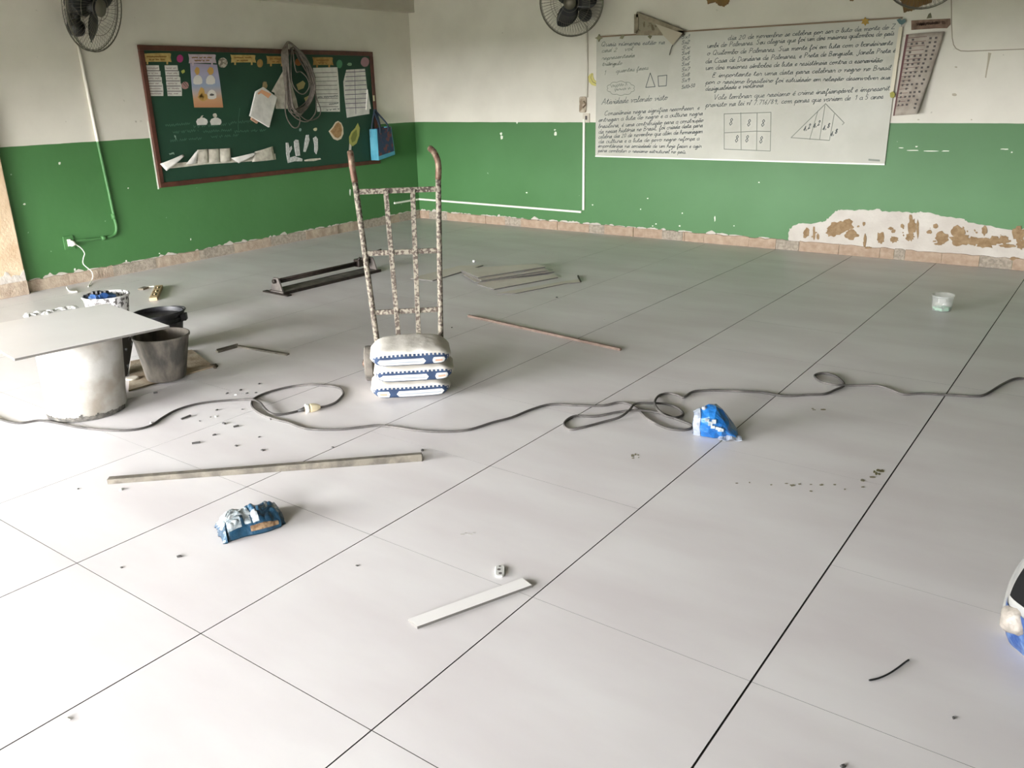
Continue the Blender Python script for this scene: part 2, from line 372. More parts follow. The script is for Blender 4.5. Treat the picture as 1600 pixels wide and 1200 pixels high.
# paint come away low on the back wall: skim plaster and brown mortar
outline = [(1232,378),(1232,366),(1234,358),(1240,353),(1248,349),(1262,350),(1280,347),(1289,346),(1296,339),(1306,330),(1312,328),(1320,327),(1332,329),(1345,328),(1360,328),(1374,326),(1378,331),(1400,330),(1420,332),(1431,333),(1438,331),(1455,332),(1470,338),(1490,340),(1504,341),(1513,347),(1530,351),(1544,352),(1560,356),(1575,358),(1590,360),(1600,358),(1640,364),(1668,378),(1680,413),(1600,406),(1560,403),(1520,400),(1480,396),(1440,393),(1400,390),(1360,387),(1320,384),(1280,381),(1250,379)]
pp = []
rnd = random.Random(21)
for i, a in enumerate(outline):
    c = outline[(i+1) % len(outline)]
    for k in range(4): pp.append(BW(a[0]+(c[0]-a[0])*k/4+rnd.uniform(-.7, .7), a[1]+(c[1]-a[1])*k/4+rnd.uniform(-.9, .9)))
patch = MB().prism(pp, NB, 0.0035).build('bare_plaster_patch', PLAST, wall_back)
for k, (cx, cy, rx, ry) in enumerate([(1308,357,13,10),(1322,352,11,8),(1330,367,10,7),(1300,364,8,6),(1260,364,5,7),(1272,364,2,9),(1278,370,2,5),(1376,372,6,9),(1397,374,6,5),(1392,357,4,2.5),(1396,361,3,3),(1410,353,3,3),(1425,354,6,13),(1423,340,3,5),(1434,357,2,13),(1422,370,6,6),(1462,353,4,4),(1452,362,4,3),(1472,372,10,9),(1496,362,11,10),(1500,374,14,9),(1522,376,13,6),(1540,380,14,7),(1553,376,9,7),(1538,360,4,7),(1568,375,8,6),(1592,366,9,11),(1596,382,7,7),(1352,373,2.5,7),(1351,381,2,5),(1350,350,2,3),(1326,344,4,2),(1467,381,6,2),(1575,384,12,2.5),(1585,404,8,2.5),(1357,387,5,1.5)]):
    MB().prism([BW(x, y, 0.0035) for x, y in blobpx(cx, cy, rx*1.05, ry*1.05, 20 if rx > 4 else 12, k, .24)], NB, 0.0012+.00025*k).build('exposed_mortar', MORT, patch)
rnd = random.Random(33)
for k in range(34):
    cx = rnd.choice([1262, 1310, 1352, 1380, 1400, 1425, 1462, 1480, 1500, 1535, 1560, 1590])+rnd.uniform(-14, 14); cy = 366+(cx-1380)*.045+rnd.uniform(-16, 13); r = rnd.uniform(.5, 1.8)
    if cx < 1290 and cy < 354: continue
    MB().prism([BW(x, y, 0.0035) for x, y in blobpx(cx, cy, r*rnd.uniform(.7, 1.6), r, 7, k, .4)], NB, 0.0008+.0001*k).build('exposed_mortar', MORT, patch)
# paint flaked off near the ceiling
for k, pts in enumerate([[(1104,0),(1106,7),(1112,5),(1118,3),(1122,8),(1128,9),(1132,11),(1136,7),(1140,2),(1142,-18),(1104,-18)], [(1325,-14),(1328,2),(1334,1),(1340,-12)], [(1378,-20),(1408,2),(1412,20),(1420,18),(1426,16),(1432,15),(1442,8),(1456,4),(1460,-20)], [(1548,-20),(1562,2),(1567,11),(1580,10),(1592,12),(1591,30),(1596,31),(1606,22),(1640,20),(1650,-20)]]):
    MB().prism([BW(x, y) for x, y in ragged(pts, 1.2, 3, k)], NB, 0.003).build('peeled_paint_patch', PEEL, wall_back)
for k, (cx, cy, rx, ry) in enumerate([(783,209,1.6,2.5),(784,215,2,3),(867,203,1.2,1.2),(868,209,1.8,3),(808,191,1,2.5),(1427,235,9,.8),(1455,236,10,.8),(1478,236,6,.7),(1432,229,2,1),(1570,233,6,.9),(1581,238,1.5,1),(1408,231,4,.7),(823,301,1.2,1.2),(926,320,1.2,1),(1117,342,.9,4),(1012,310,1.1,.8),(1001,327,.9,.8),(1186,285,1.2,.7),(1066,333,1,1),(1147,353,.9,.8),(1025,350,1,1),(1020,353,1,.9),(1062,353,1.5,1)]):
    MB().prism([BW(x, y) for x, y in blobpx(cx, cy, rx, ry, 9, k+50, .3)], NB, 0.002).build('paint_chip', CHIP, wall_back)
for k, (cx, cy, rx, ry) in enumerate([(93,255,1.8,2),(38,319,2,1.5),(117,421,1.2,2),(197,408,1.2,2),(249,396,1,1),(298,374,.8,1.5),(200,294,1.2,1),(547,300,1.2,5)]):
    MB().prism([LW(x, y) for x, y in blobpx(cx, cy, rx, ry, 9, k+80, .3)], NL, 0.002).build('paint_chip', CHIP, wall_left)
# raised, rounded skim on the back wall at the right, with a run of dirt below
c0 = [(1486,-25),(1487,40),(1488,60),(1490,70),(1494,76),(1501,79.5),(1512,80)]
zt = BW(1545, 80).z
pts = [BW(*q) for q in c0]+[V((0.6, Y0, zt)), V((0.6, Y0, 2.9)), BW(1486, -60)]
MB().prism(pts, NB, 0.007).build('raised_skim_panel', CREAM, wall_back)
LINEM = mat('edge_shade_tone', lin((150, 141, 122)), 0.8)
MB().ribbon([BW(*q, .0078) for q in c0]+[V((0.6, Y0-.0078, zt))], NB, .007).build('painted_edge_shade', LINEM, wall_back)  # shade line painted along the panel rim, which casts hardly any itself
STAIN = mat('dirt_run', lin((176, 166, 146)), 0.8)
MB().prism([BW(x, y) for x, y in [(1544,82),(1549,83),(1546,96),(1543,110),(1541,122),(1539,121),(1541,108),(1543,95)]], NB, 0.0012).build('dirt_run', STAIN, wall_back)
for k, (cx, cy, rx, ry) in enumerate([(1491,148,3.5,2.5),(1556,38,3,3),(1435,187,1.5,1),(1518,187,1.5,1),(1494,105,2.5,1.2)]):
    MB().prism([BW(x, y) for x, y in blobpx(cx, cy, rx, ry, 10, k, .3)], NB, 0.0012).build('scuff_mark', STAIN, wall_back)

# ================================================================== WALL THINGS
# ---- wall fans
def fan(center, nrm, wallp, wn, R, label, spin, dome_off):
    n, e1, e2 = frame(V(nrm)); c = V(center)
    t = thing('wall_fan', wallp, label, 'fan', 'oscillating wall fans')
    b = MB(); b.obox(V(wallp)+wn*0.02, wn*0.02, wn.cross(NZ)*0.05, NZ*0.08); b.build('wall_plate', DKGREY, t, bevel=.006)
    back = c-n*0.20
    b = MB(); b.tube([V(wallp)+wn*.03, V(wallp)+wn*.10, (V(wallp)+wn*.10+back)/2-NZ*.02, back], 0.022, 10); b.build('arm', BLACK, t, True)
    b = MB(); b.lathe([(0.02, -.22), (.055, -.215), (.085, -.18), (.092, -.12), (.088, -.06), (.06, -.035), (.03, -.03)], c, n, 24); smooth_angle(b.build('motor', BLACK, t))
    dc = c+V(dome_off); b = MB(); b.lathe([(0.0, -.07), (.04, -.065), (.066, -.04), (.07, 0), (.06, .035), (.03, .055), (0, .06)], dc, n, 20); b.build('gear_housing', BLACK, t, True)
    b = MB(); b.tube([dc, c-n*.14], .03, 8); b.build('neck', BLACK, t, True)
    b = MB(); b.lathe([(0.045, -.03), (.055, 0), (.05, .03), (.03, .05), (0, .055)], c, n, 20); b.build('hub', BLACK, t, True)
    for k in range(3):
        a = spin+2*math.pi*k/3; b = MB()
        def bl(u, v, a=a):
            r = 0.045+u*(R*0.80-0.045); wdt = (0.045+0.16*math.sin(math.pi*min(1, u*0.9+.08))**.8)*(1 if u < .98 else .7)
            th = a+(v-0.5)*wdt/max(r, .05)*1.0+0.35*u
            return c+(e1*math.cos(th)+e2*math.sin(th))*r+n*(0.03*(v-0.5)*1.6)
        b.grid(bl, 10, 6); b.build('blade', BLACK, t, True, solid=.003)
    for nm, off, dep in (('front_grille', 0.03, 0.055), ('back_grille', -0.005, -0.075)):
        b = MB()
        for rr in (R, R*.97, R*.62, R*.28):
            q = 1-(rr/R)**2; b.tube([c+n*(off+dep*q)+(e1*math.cos(2*math.pi*k/40)+e2*math.sin(2*math.pi*k/40))*rr for k in range(40)], .0045 if rr == R else .002, 5, True)
        for k in range(60):
            a = 2*math.pi*k/60; dr = e1*math.cos(a)+e2*math.sin(a)
            tw = e1*math.cos(a+.25)+e2*math.sin(a+.25)
            b.tube([c+n*(off+dep*(1-s*s))+(dr*s+tw*(1-s)*.25)*R for s in (.2, .45, .7, .88, 1)], .0013, 4, cap=False)
        b.lathe([(0.0, -.004), (R*.2, -.003), (R*.2, .003), (0, .004)], c+n*(off+dep*.96), n, 20)
        b.build(nm, WIRE, t, True)
    return t
fc = LW(143, 10, 0.32); fan(fc, (0.91, 0.41, -0.20), LW(112, 30, 0.0), NL, 0.345, 'black wall fan with wire grille above the left-hand conduit', 0.2, V((-.10, -.10, -.16)))
fc = BW(893, 3, 0.30); fan(fc, (0.32, -0.93, -0.16), BW(915, -5, 0.0), NB, 0.325, 'black wall fan high up beside the white board', 0.7, V((.10, .10, -.12)))
fc = BW(1448, -56, 0.30); fan(fc, (0.05, -0.99, -0.12), BW(1455, -62, 0.0), NB, 0.325, 'black wall fan above the times-table chart, cut by the top edge', 0.9, V((.05, .12, -.08)))

# ---- conduit on the left wall with outlet, plug and white lead
t = thing('wall_conduit', LW(180, 350), 'thin conduit painted over in cream and green on left wall', 'conduit')
o_ = 0.014
pts = [LW(121, 66, o_), LW(128, 100, o_), LW(152, 218, o_), LW(170, 300, o_), LW(179, 342, o_), LW(182, 355, o_), LW(180, 365, o_), LW(172, 370, o_), LW(160, 372, o_), LW(135, 375, o_), LW(112, 378, o_)]
MB().tube([pts[0], pts[1], pts[2], pts[3], pts[4]]+catmull(pts[4:9], 4)[1:]+pts[9:], 0.013, 10).build('pipe', WALL, t, True)
for a, c in (((176.5, 334), (178.3, 342)), ((166, 371.3), (158, 372.3))): MB().tube([LW(*a, o_), LW(*c, o_)], 0.019, 10).build('coupling', WALL, t, True)
oc = LW(107, 379, 0.0)
t = thing('wall_outlet', oc, 'green-painted electrical outlet plate low on the left wall', 'outlet')
MB().obox(oc+NL*.006, NL*.006, V((0, .045, 0)), NZ*.058).build('face_plate', WALL, t, bevel=.003)
MB().obox(oc+NL*.014, NL*.003, V((0, .016, 0)), NZ*.03).build('socket', WHITEP, t, bevel=.002)
t = thing('power_plug', oc+NL*.02, 'white plug and lead hanging from the outlet on green wall', 'plug')
b = MB(); b.lathe([(.012, 0), (.026, .004), (.028, .02), (.02, .04), (.01, .05), (0, .052)], oc+V((.018, .005, -.004)), V((1, .25, -.1)), 14); b.build('plug_body', WHITEP, t, True)
cp = [oc+V((.066, .02, -.008))]+[LW(120, 383, .05), LW(127, 388, .05), LW(132, 396, .045), LW(130, 404, .04), LW(130, 412, .04), LW(136, 418, .05), LW(143, 424, .06), LW(145, 431, .07), LW(143, 439, .09)]+[F(138, 448, .004)]
MB().tube(catmull(cp, 5), .0042, 6).build('lead', WHITEP, t, True)

# ---- chalkboard
bl, br_ = LW(213, 72).y, LW(592, 252).y; zt_, zb_ = LW(400, 76).z, 0.735
y0, y1, z1, z0 = LW(214, 74).y, LW(588, 200).y, (LW(213, 72).z+LW(583, 80).z)/2, (LW(248, 296).z+LW(594, 253).z)/2
t = thing('chalkboard', (X0, (y0+y1)/2, z0), 'large green chalkboard in a brown wooden frame on left wall', 'chalkboard')
CBG = mat('chalkboard_green', lin((24, 60, 42)), 0.65, 0, lin((32, 70, 50)), 2.2, .35, .7)
CBF = mat('brown_frame_wood', lin((88, 48, 34)), 0.55, 0, lin((70, 38, 27)), 12)
fw_ = 0.045
MB().box((X0+.004, y0+.02, z0+.02), (X0+.016, y1-.02, z1-.02)).build('board_panel', CBG, t)
for lo, hi in (((y0, z1-fw_), (y1, z1)), ((y0, z0), (y1, z0+fw_)), ((y0, z0+fw_), (y0+fw_, z1-fw_)), ((y1-fw_, z0+fw_), (y1, z1-fw_))):
    MB().box((X0+.002, lo[0], lo[1]), (X0+.032, hi[0], hi[1])).build('frame_rail', CBF, t, bevel=.004)
MB().box((X0, y0-.012, z0-.012), (X0+.003, y0, ZP+.15)).build('unpainted_edge', CHIP, t)
OB = 0.018
def scribble(b, fn, nrm, x0, y0, x1, y1, amp, wl, wd, seed):
    rnd = random.Random(seed); pts = []; n = max(4, int(abs(x1-x0)/wl*2))
    for k in range(n+1):
        s = k/n
        if rnd.random() < .12 and len(pts) > 2: b.ribbon(pts, nrm, wd); pts = []; continue
        pts.append(fn(x0+(x1-x0)*s+rnd.uniform(-.2, .2)*wl, y0+(y1-y0)*s+(amp if k % 2 else -amp)*rnd.uniform(.3, 1)))
    if len(pts) > 1: b.ribbon(pts, nrm, wd)
b = MB(); fL = lambda x, y: LW(x, y, OB)
for k, (xa, ya, xb, yb) in enumerate([(258,196,300,193),(302,198,360,194),(360,192,415,187),(270,207,310,204),(318,206,362,203),(366,206,415,203),(266,220,316,216),(330,214,372,211),(372,204,374,170)]):
    scribble(b, fL, NL, xa, ya, xb, yb, 2.3, 3.2, .006, k)
b.build('chalk_writing', CHALK, t)
b = MB()
for k, (xa, ya, xb, yb) in enumerate([(273,212,275,217),(265,241,272,239)]): scribble(b, fL, NL, xa, ya, xb, yb, 2.2, 2, .007, k+30)
b.build('chalk_writing', CHALK if False else mat('bright_chalk', lin((150, 176, 158)), .9), t)

# ---- papers, cards and cut-outs on the chalkboard
def card(name, label, cat, px, m, fn=LW, nrm=NL, off=OB, th=.0025, group=None, bevel=0):
    o = MB().prism([fn(x, y, off) for x, y in px], nrm, th).build(name, m, bevel=bevel); return tag(o, label, cat, group)
def child_lines(o, rows, m, wd, fn=LW, nrm=NL, off=OB+.0034, amp=.9, wl=2.5, name='printed_lines', seed=0):
    b = MB()
    for k, (xa, ya, xb, yb) in enumerate(rows): scribble(b, lambda x, y: fn(x, y, off), nrm, xa, ya, xb, yb, amp, wl, wd, seed+k)
    return b.build(name, m, o)
def straight(o, segs, m, wd, fn=LW, nrm=NL, off=OB+.0034, name='printed_grid'):
    b = MB()
    for (xa, ya, xb, yb) in segs: b.ribbon([fn(xa, ya, off), fn(xb, yb, off)], nrm, wd)
    return b.build(name, m, o)
heads = [((223,83,267,97,0), YEL, 'yellow heading card at the left end of the chalkboard top'), ((294,84,337,99,2), PINKC, 'lilac heading card above the picture poster on chalkboard'),
         ((360,85,399,98,2), YEL, 'yellow heading card between two round badges on chalkboard'), ((416,87,446,100,2), OCHRE, 'ochre heading card half behind the hanging cable coil'), ((488,89,520,102,1), OCHRE, 'ochre heading card above the ruled sheet right of the coil')]
for k, ((xa, ya, xb, yb, d), m, lab) in enumerate(heads):
    o = card('heading_card', lab, 'card', [(xa,ya),(xa+2,ya+.8),((xa+xb)/2,ya+d*.4),(xb-2,ya+d*.5),(xb,ya+1+d*.5),(xb-.8,(ya+yb)/2),(xb+1,yb),(xb-3,yb-.6),((xa+xb)/2,yb-.5),(xa+3,yb-.4),(xa+1,yb),(xa+1.5,(ya+yb)/2)], m, group='heading cards on chalkboard')
    child_lines(o, [(xa+6, (ya+yb)/2-1.5, xb-6, (ya+yb)/2-1.5), (xa+10, (ya+yb)/2+3, xb-10, (ya+yb)/2+3)], BROWNP, .008, seed=k*9)
    for q in (xa+6, xb-7): MB().prism([LW(x, y, OB+.001) for x, y in [(q,yb-1),(q+2.5,yb-1),(q+2.5,yb+3.5),(q,yb+3.5)]], NL, .002).build('hanger_tab', m, o)
for k, (xa, lab) in enumerate([(228, 'leftmost narrow sheet of number strips on chalkboard'), (257, 'narrow sheet of number strips beside the picture poster')]):
    y_ = 102
    o = card('number_sheet', lab, 'paper', [(xa,y_),(xa+20,y_),(xa+21,y_+8),(xa+22.5,y_+9),(xa+23,y_+18),(xa+24.5,y_+19),(xa+25,y_+28),(xa+26,y_+29),(xa+27,y_+39),(xa+27,y_+48),(xa+5,y_+48),(xa+4,y_+38),(xa+3,y_+30),(xa+2,y_+18)], PAPER, group='number sheets')
    straight(o, [(xa+1+q*.5, y_+8*q+.5, xa+21+q, y_+8*q+.5) for q in range(1, 6)], PRINT, .006)
    child_lines(o, [(xa+3+q*.5, y_+8*q+4.5, xa+19+q, y_+8*q+4.5) for q in range(0, 6)], mat('grey_pink_print', lin((168, 150, 150)), .8), .006, seed=k*7)
# picture poster: sky to sand with four little figures
def poster_mat():
    m = bpy.data.materials.new('poster_print'); m.use_nodes = True; nt = m.node_tree; N = nt.nodes; L = nt.links
    b = N['Principled BSDF']; b.inputs['Roughness'].default_value = .5
    g = N.new('ShaderNodeNewGeometry'); s = N.new('ShaderNodeSeparateXYZ'); L.new(g.outputs['Position'], s.inputs[0])
    mr = N.new('ShaderNodeMapRange'); L.new(s.outputs['Z'], mr.inputs[0]); mr.inputs[1].default_value = LW(320, 168).z; mr.inputs[2].default_value = LW(320, 99).z
    r = N.new('ShaderNodeValToRGB'); L.new(mr.outputs[0], r.inputs[0]); e = r.color_ramp.elements
    e[0].position = 0; e[0].color = lin((196, 138, 98))+(1,); e[1].position = 1; e[1].color = lin((172, 160, 184))+(1,)
    for p, c in ((.2, (208, 160, 120)), (.32, (196, 176, 168)), (.5, (160, 172, 196)), (.75, (178, 174, 200))): q = e.new(p); q.color = lin(c)+(1,)
    L.new(r.outputs[0], b.inputs['Base Color']); return m
o = card('picture_poster', 'glossy picture poster with a blue sky and four little figures', 'poster', [(297,99),(339,101),(343,125),(346,148),(348.5,168),(303.5,168),(300,140),(298,115)], poster_mat())
FIGW = mat('figure_white', lin((228, 222, 214)), .7); FIGG = mat('figure_gold', lin((200, 158, 88)), .7)
for (cx, cy) in ((309, 124), (329, 124), (331, 147)):
    MB().prism([LW(cx+dx, cy+dy, OB+.0028) for dx, dy in [(-7,0),(-5,-4),(-3,-6),(0,-7),(3,-6),(5,-4),(7,0),(7,6),(3,8),(-4,8),(-7,6)]], NL, .0008).build('printed_figure', FIGW, o)
for (cx, cy, rx, ry) in ((308, 111, 4, 6), (329, 111, 5, 6), (315, 147, 5, 10), (317, 152, 8, 6)):
    MB().prism([LW(x, y, OB+.0036) for x, y in blobpx(cx, cy, rx, ry, 14, 3, .12)], NL, .0006).build('printed_figure', FIGG, o)
MB().prism([LW(x, y, OB+.0038) for x, y in blobpx(331, 148, 4, 1.8, 10, 3, .2)], NL, .0006).build('printed_mark', PRINT, o)
def badge(px, py, rx, ry, m, lab, n=18, rough=.03, name='round_badge', fn=LW, nrm=NL, off=OB, cat='badge', group='badges along the chalkboard top'):
    return card(name, lab, cat, blobpx(px, py, rx, ry, n, int(px), rough), m, fn, nrm, off, .004, group)
badge(281, 91.5, 5, 6, mat('magenta_card', lin((176, 60, 120)), .7), 'magenta round badge right of the first yellow heading card')
o = badge(348, 98, 7, 8, mat('grey_ball_card', lin((196, 186, 170)), .7, 0, lin((130, 120, 104)), 55, .45, .55), 'grey and white ball-like badge right of the poster heading')
badge(406, 99, 4.5, 6.5, OCHRE, 'ochre oval badge left of the ochre heading card')
badge(466, 97, 5, 6, mat('rust_card', lin((150, 96, 50)), .7), 'rust-brown badge partly behind the cable coil')
badge(530, 100, 4.5, 6.5, mat('mint_card', lin((74, 130, 92)), .7), 'mint green oval badge at the upper right of chalkboard')
badge(546, 100.5, 4.5, 2, mat('pale_green_card', lin((126, 160, 124)), .7), 'small pale green fish-shaped badge on chalkboard', 10, .3)
o = badge(570, 97, 6.5, 7.5, mat('dusty_pink_card', lin((156, 122, 126)), .7), 'dusty pink round badge in the top right chalkboard corner')
o = badge(289, 133.5, 5.5, 6, mat('pink_brown_card', lin((176, 134, 128)), .7), 'pinkish round badge beside the second number sheet'); straight(o, [(285,129,291,136),(288,128,295,137)], PRINT, .006, off=OB+.0044)
badge(286, 112, 2.5, 3, mat('lime_card', lin((178, 182, 90)), .7), 'tiny lime star sticker above the pinkish badge', 10, .35)
for k, (cx, lab) in enumerate([(315.5, 'left white cloud cut-out below the picture poster'), (337, 'right white cloud cut-out below the picture poster')]):
    o = card('cloud_cutout', lab, 'cut-out', [(cx-9,190),(cx-7,186),(cx-2,184),(cx+3,184),(cx+8,187),(cx+9,191),(cx+7,195),(cx-7,195.5)], PAPER, group='cloud cut-outs')
    MB().prism([LW(x, y, OB+.0026) for x, y in ([(cx-3,184.5),(cx-1,181),(cx+2,180),(cx,184.5)] if k == 0 else blobpx(cx-1, 181, 3.5, 3.5, 10, 4, .25))], NL, .002).build('cutout_head', PAPERW, o)
# row of curling paper along the bottom of the board
def curl_sheet(name, lab, px, m, lift, group, th=.002):
    """four px corners TL,TR,BR,BL with a lift off the board per corner"""
    P = [LW(x, y, OB+.004+l) for (x, y), l in zip(px, lift)]
    def fn(u, v): return (P[0]*(1-u)+P[1]*u)*(1-v)+(P[3]*(1-u)+P[2]*u)*v + NL*(.012*math.sin(math.pi*u))
    o = MB().grid(fn, 8, 4).build(name, m, None, True, solid=th); return tag(o, lab, 'paper', group)
G_ = 'curling paper strip along the chalkboard bottom'
bt = lambda x: 263-(x-254)*0.105      # bottom line of the row
card('paper_strip', 'long backing strip of white paper along the chalkboard bottom', 'paper', [(262,256),(430,240),(431,249),(380,253),(320,257),(264,263.5)], PAPERW, off=OB, th=.002, group=G_)
curl_sheet('paper_flap', 'leftmost turned-up white paper flap at the chalkboard bottom', [(250,256),(286,241),(288,244),(260,267)], PAPER, (.01,.03,.04,.02), G_)
curl_sheet('paper_flap', 'white paper flap folded left of the three ruled panels', [(307,236),(309,235),(307,255),(290,257)], PAPER, (.02,.03,.01,.01), G_)
for k in range(3):
    xa = 308+k*17.5; o = curl_sheet('paper_sheet', ['left', 'middle', 'right'][k]+' of three worn paper panels at the chalkboard bottom', [(xa,234-k*.8),(xa+16.6,233-k*.8),(xa+18,254-k),(xa+.6,256-k*1.2)], PAPERW, (.003,.012,.006,.002), G_)
curl_sheet('paper_flap', 'long white paper flap curling up right of the three panels', [(361,247),(399,238),(400,241),(373,255)], PAPER, (.012,.03,.04,.012), G_)
curl_sheet('paper_sheet', 'worn paper panel at the right end of the bottom row', [(398,237),(426,228.5),(430,249.5),(394,253)], PAPERW, (.01,.01,.006,.01), G_)
# folded paper pouch hung from a clip
t = thing('paper_pouch', LW(408, 196, OB), 'white folded paper pouch with orange print hung from a clip', 'pouch')
P4 = [LW(398,143,OB+.01), LW(410,136,OB+.01), LW(431,152,OB+.01), LW(419,199,OB+.03), LW(389,181,OB+.03)]
MB().prism(P4, NL, .022).build('pouch_body', PAPER, t, bevel=.004)
MB().prism([LW(x, y, OB+.034) for x, y in [(402,146),(409,140),(424,147),(414,160)]], NL, .002).build('orange_print', mat('orange_print', lin((222, 164, 124)), .7), t)
MB().prism([LW(x, y, OB+.034) for x, y in [(389,181),(390,178),(420,194),(419,199)]], NL, .012).build('folded_lip', PAPER, t)
MB().prism([LW(x, y, OB) for x, y in [(392,183),(402,190),(400,193),(391,187)]], NL, .02).build('folded_lip', mat('tan_paper', lin((190, 150, 122)), .8), t)
MB().prism([LW(x, y, OB+.012) for x, y in blobpx(413, 133, 3.5, 5, 12, 5, .2)], NL, .014).build('clip', mat('brass_clip', lin((150, 130, 96)), .4, .5), t)
card('worksheet', 'creased worksheet pinned behind the hanging cable coil', 'paper', [(424,143),(436,122),(446,104),(452,120),(458,140),(463,155),(466,170),(431,170),(429,145)], PAPERW, th=.003)
card('yellow_note', 'small yellow card half hidden inside the cable coil', 'card', [(463,132),(473,126),(477,130),(474,138),(466,141)], mat('pale_yellow', lin((168, 156, 104)), .8))
card('yellow_note', 'small yellow tag below the cable coil', 'card', [(475,153),(483,149),(485,155),(478,160)], mat('pale_yellow', lin((168, 156, 104)), .8))
o = card('ruled_sheet', 'ruled sheet with red and black lines right of cable coil', 'paper', [(489,106),(527,105),(530,140),(531,174.5),(496,174.5),(492,140)], PAPER)
straight(o, [(492+q*.25, 114+q*6.6, 526+q*.3, 113+q*6.7) for q in range(9)], PRINT, .005); child_lines(o, [(514,163,529,161),(510,172,530,170),(496,152,528,150)], INK, .007)
t_ = card('label_sheet', 'sheet of blank labels at the right end of chalkboard', 'paper', [(541,109),(570,107.5),(573,135),(577,171),(577,178),(558,181),(542,184),(538,150),(536.5,128)], PAPER)
straight(t_, [(540-1+abs(4-q)*.3, 113+q*7, 571+q*.4, 111.5+q*7) for q in range(9)]+[(554,109,556,178)], mat('violet_line', lin((104, 92, 112)), .8), .007)
MB().prism([LW(x, y, OB+.002) for x, y in [(573,140),(578,170),(571,171.5)]], NL, .018).build('curled_edge', PAPER, t_)
# silver and white cut strips
FOIL = mat('silver_foil', (.70, .69, .67), .4, .15, (.46, .45, .43), 60, bump=.5, bscale=60)
for k, (px, lab) in enumerate([([(446.5,223),(450,223),(452,232),(455,228),(456,232),(452,240),(452,254),(449.5,254.5),(447,240)], 'leftmost silver strip on the chalkboard, standing with a side arm'), ([(459,221),(462,218),(466,219),(467,227),(468.5,243),(462,244),(460,232)], 'second silver strip on the chalkboard'),
        ([(478,211),(482,210.5),(483,219),(481,227),(477,237.5),(474,237),(475.5,225)], 'third silver strip, slanting on the chalkboard'), ([(489,216),(493,213),(496,217),(496.5,232),(494,241),(491,237),(491,226)], 'rightmost silver strip on the chalkboard'),
        ([(453,246),(460,244),(466,246),(472,248),(472,252),(460,252),(452,254)], 'lying silver strip below the upright strips'), ([(475,250),(485,248),(500,247),(501,249),(490,251.5),(476,252)], 'thin pale strip lying at the chalkboard bottom rail')]):
    card('foil_strip', lab, 'strip', px, FOIL if k < 5 else PAPERW, th=.006, group='silver strips on chalkboard')
card('yellow_note', 'tiny cream sticker above the silver strips', 'sticker', blobpx(492.5, 202, 3, 2.8, 8, 3, .2), mat('cream_note', lin((206, 200, 160)), .8))
card('yellow_note', 'tiny grey-green sticker left of the cream sticker', 'sticker', blobpx(469, 203, 2, 2.5, 8, 4, .2), mat('greygreen_note', lin((126, 150, 140)), .8))
o = card('leaf_cutout', 'tan leaf-shaped cut-out on the right half of chalkboard', 'cut-out', [(513.5,205),(519,199),(524,191),(528,189),(533,192),(536,199),(536.5,209),(533,217),(527,219.5),(521,217),(517,211)], mat('white_edge_card', lin((214, 200, 176)), .7))
MB().prism([LW(x, y, OB+.0027) for x, y in [(516,205),(521,200),(525,193),(529,191),(533,195),(534.5,203),(533,212),(528,216),(523,214),(519,209)]], NL, .001).build('leaf_print', mat('tan_print', lin((178, 140, 96)), .7, 0, lin((150, 116, 76)), 30), o)
o = card('leaf_cutout', 'olive yellow pointed leaf cut-out beside the turquoise tote bag', 'cut-out', [(559,192),(562,200),(561,212),(557,224),(551,228.5),(546,225),(545.5,214),(549,206),(555,200)], mat('olive_leaf', lin((168, 166, 88)), .7))
MB().prism([LW(x, y, OB+.0027) for x, y in [(557,202),(558,211),(555,220),(550,223),(548,216),(551,208)]], NL, .001).build('leaf_print', mat('olive_print', lin((120, 124, 58)), .7), o)
MB().prism([LW(x, y, OB) for x, y in [(546,224),(549,228),(548,240),(545,236)]], NL, .003).build('leaf_stem', PAPERW, o)
tag(MB().box((X0+.033, LW(581,155).y-.012, LW(581,158).z), (X0+.037, LW(581,155).y+.012, LW(581,149).z)).build('frame_label', mat('cream_note', lin((206, 200, 160)), .8)), 'small cream label on the right rail of chalkboard frame', 'label')

# ---- coil of grey cable hung over the top rail
t = thing('cable_coil', LW(458, 200, .06), 'grey cable coil hung over the top of the chalkboard', 'cable')
GC = mat('grey_cable', lin((112, 102, 92)), .6, 0, lin((92, 84, 75)), 30)
def loop(px, off, r=.0062, closed=True):
    pts = [LW(x, y, off+.012*math.sin(i*2.1)) for i, (x, y) in enumerate(px)]
    MB().tube(catmull(pts, 5, closed), r, 6, closed).build('cable_loop', GC, t, True)
for k in range(9):
    d = (k-4)*1.25; random.seed(k+3); j = lambda a: random.uniform(-a, a)
    loop([(452+j(2), 66+j(1.5)), (461+d*.4, 74), (472+d+j(2), 92), (486+d*.9+j(3), 118+j(3)), (489+d*.7, 140), (481+d*.5, 162+j(4)), (466+d*.5, 176+j(6)), (455+d*.7, 168+j(8)), (450+d*.9, 140+j(5)), (447+d*.9, 110), (445+d, 84), (447+d*.4, 71)], .045+.006*k)
loop([(456,74),(462,110),(470,112),(480,122),(483,136),(474,147),(462,140),(455,120)], .085)
loop([(452,80),(446,150),(447,180),(457,198),(466,198),(469,186),(466,178),(480,188),(496,184),(501,172),(494,150),(488,110),(470,80)], .06)
loop([(450,86),(449,160),(455,176),(465,186),(480,190),(492,178),(494,160),(490,130),(478,92)], .075)
MB().tube([LW(454, 72, .0), LW(454, 70, .07), LW(454, 66, .09)], .006, 6).build('hook', ALU, t, True)

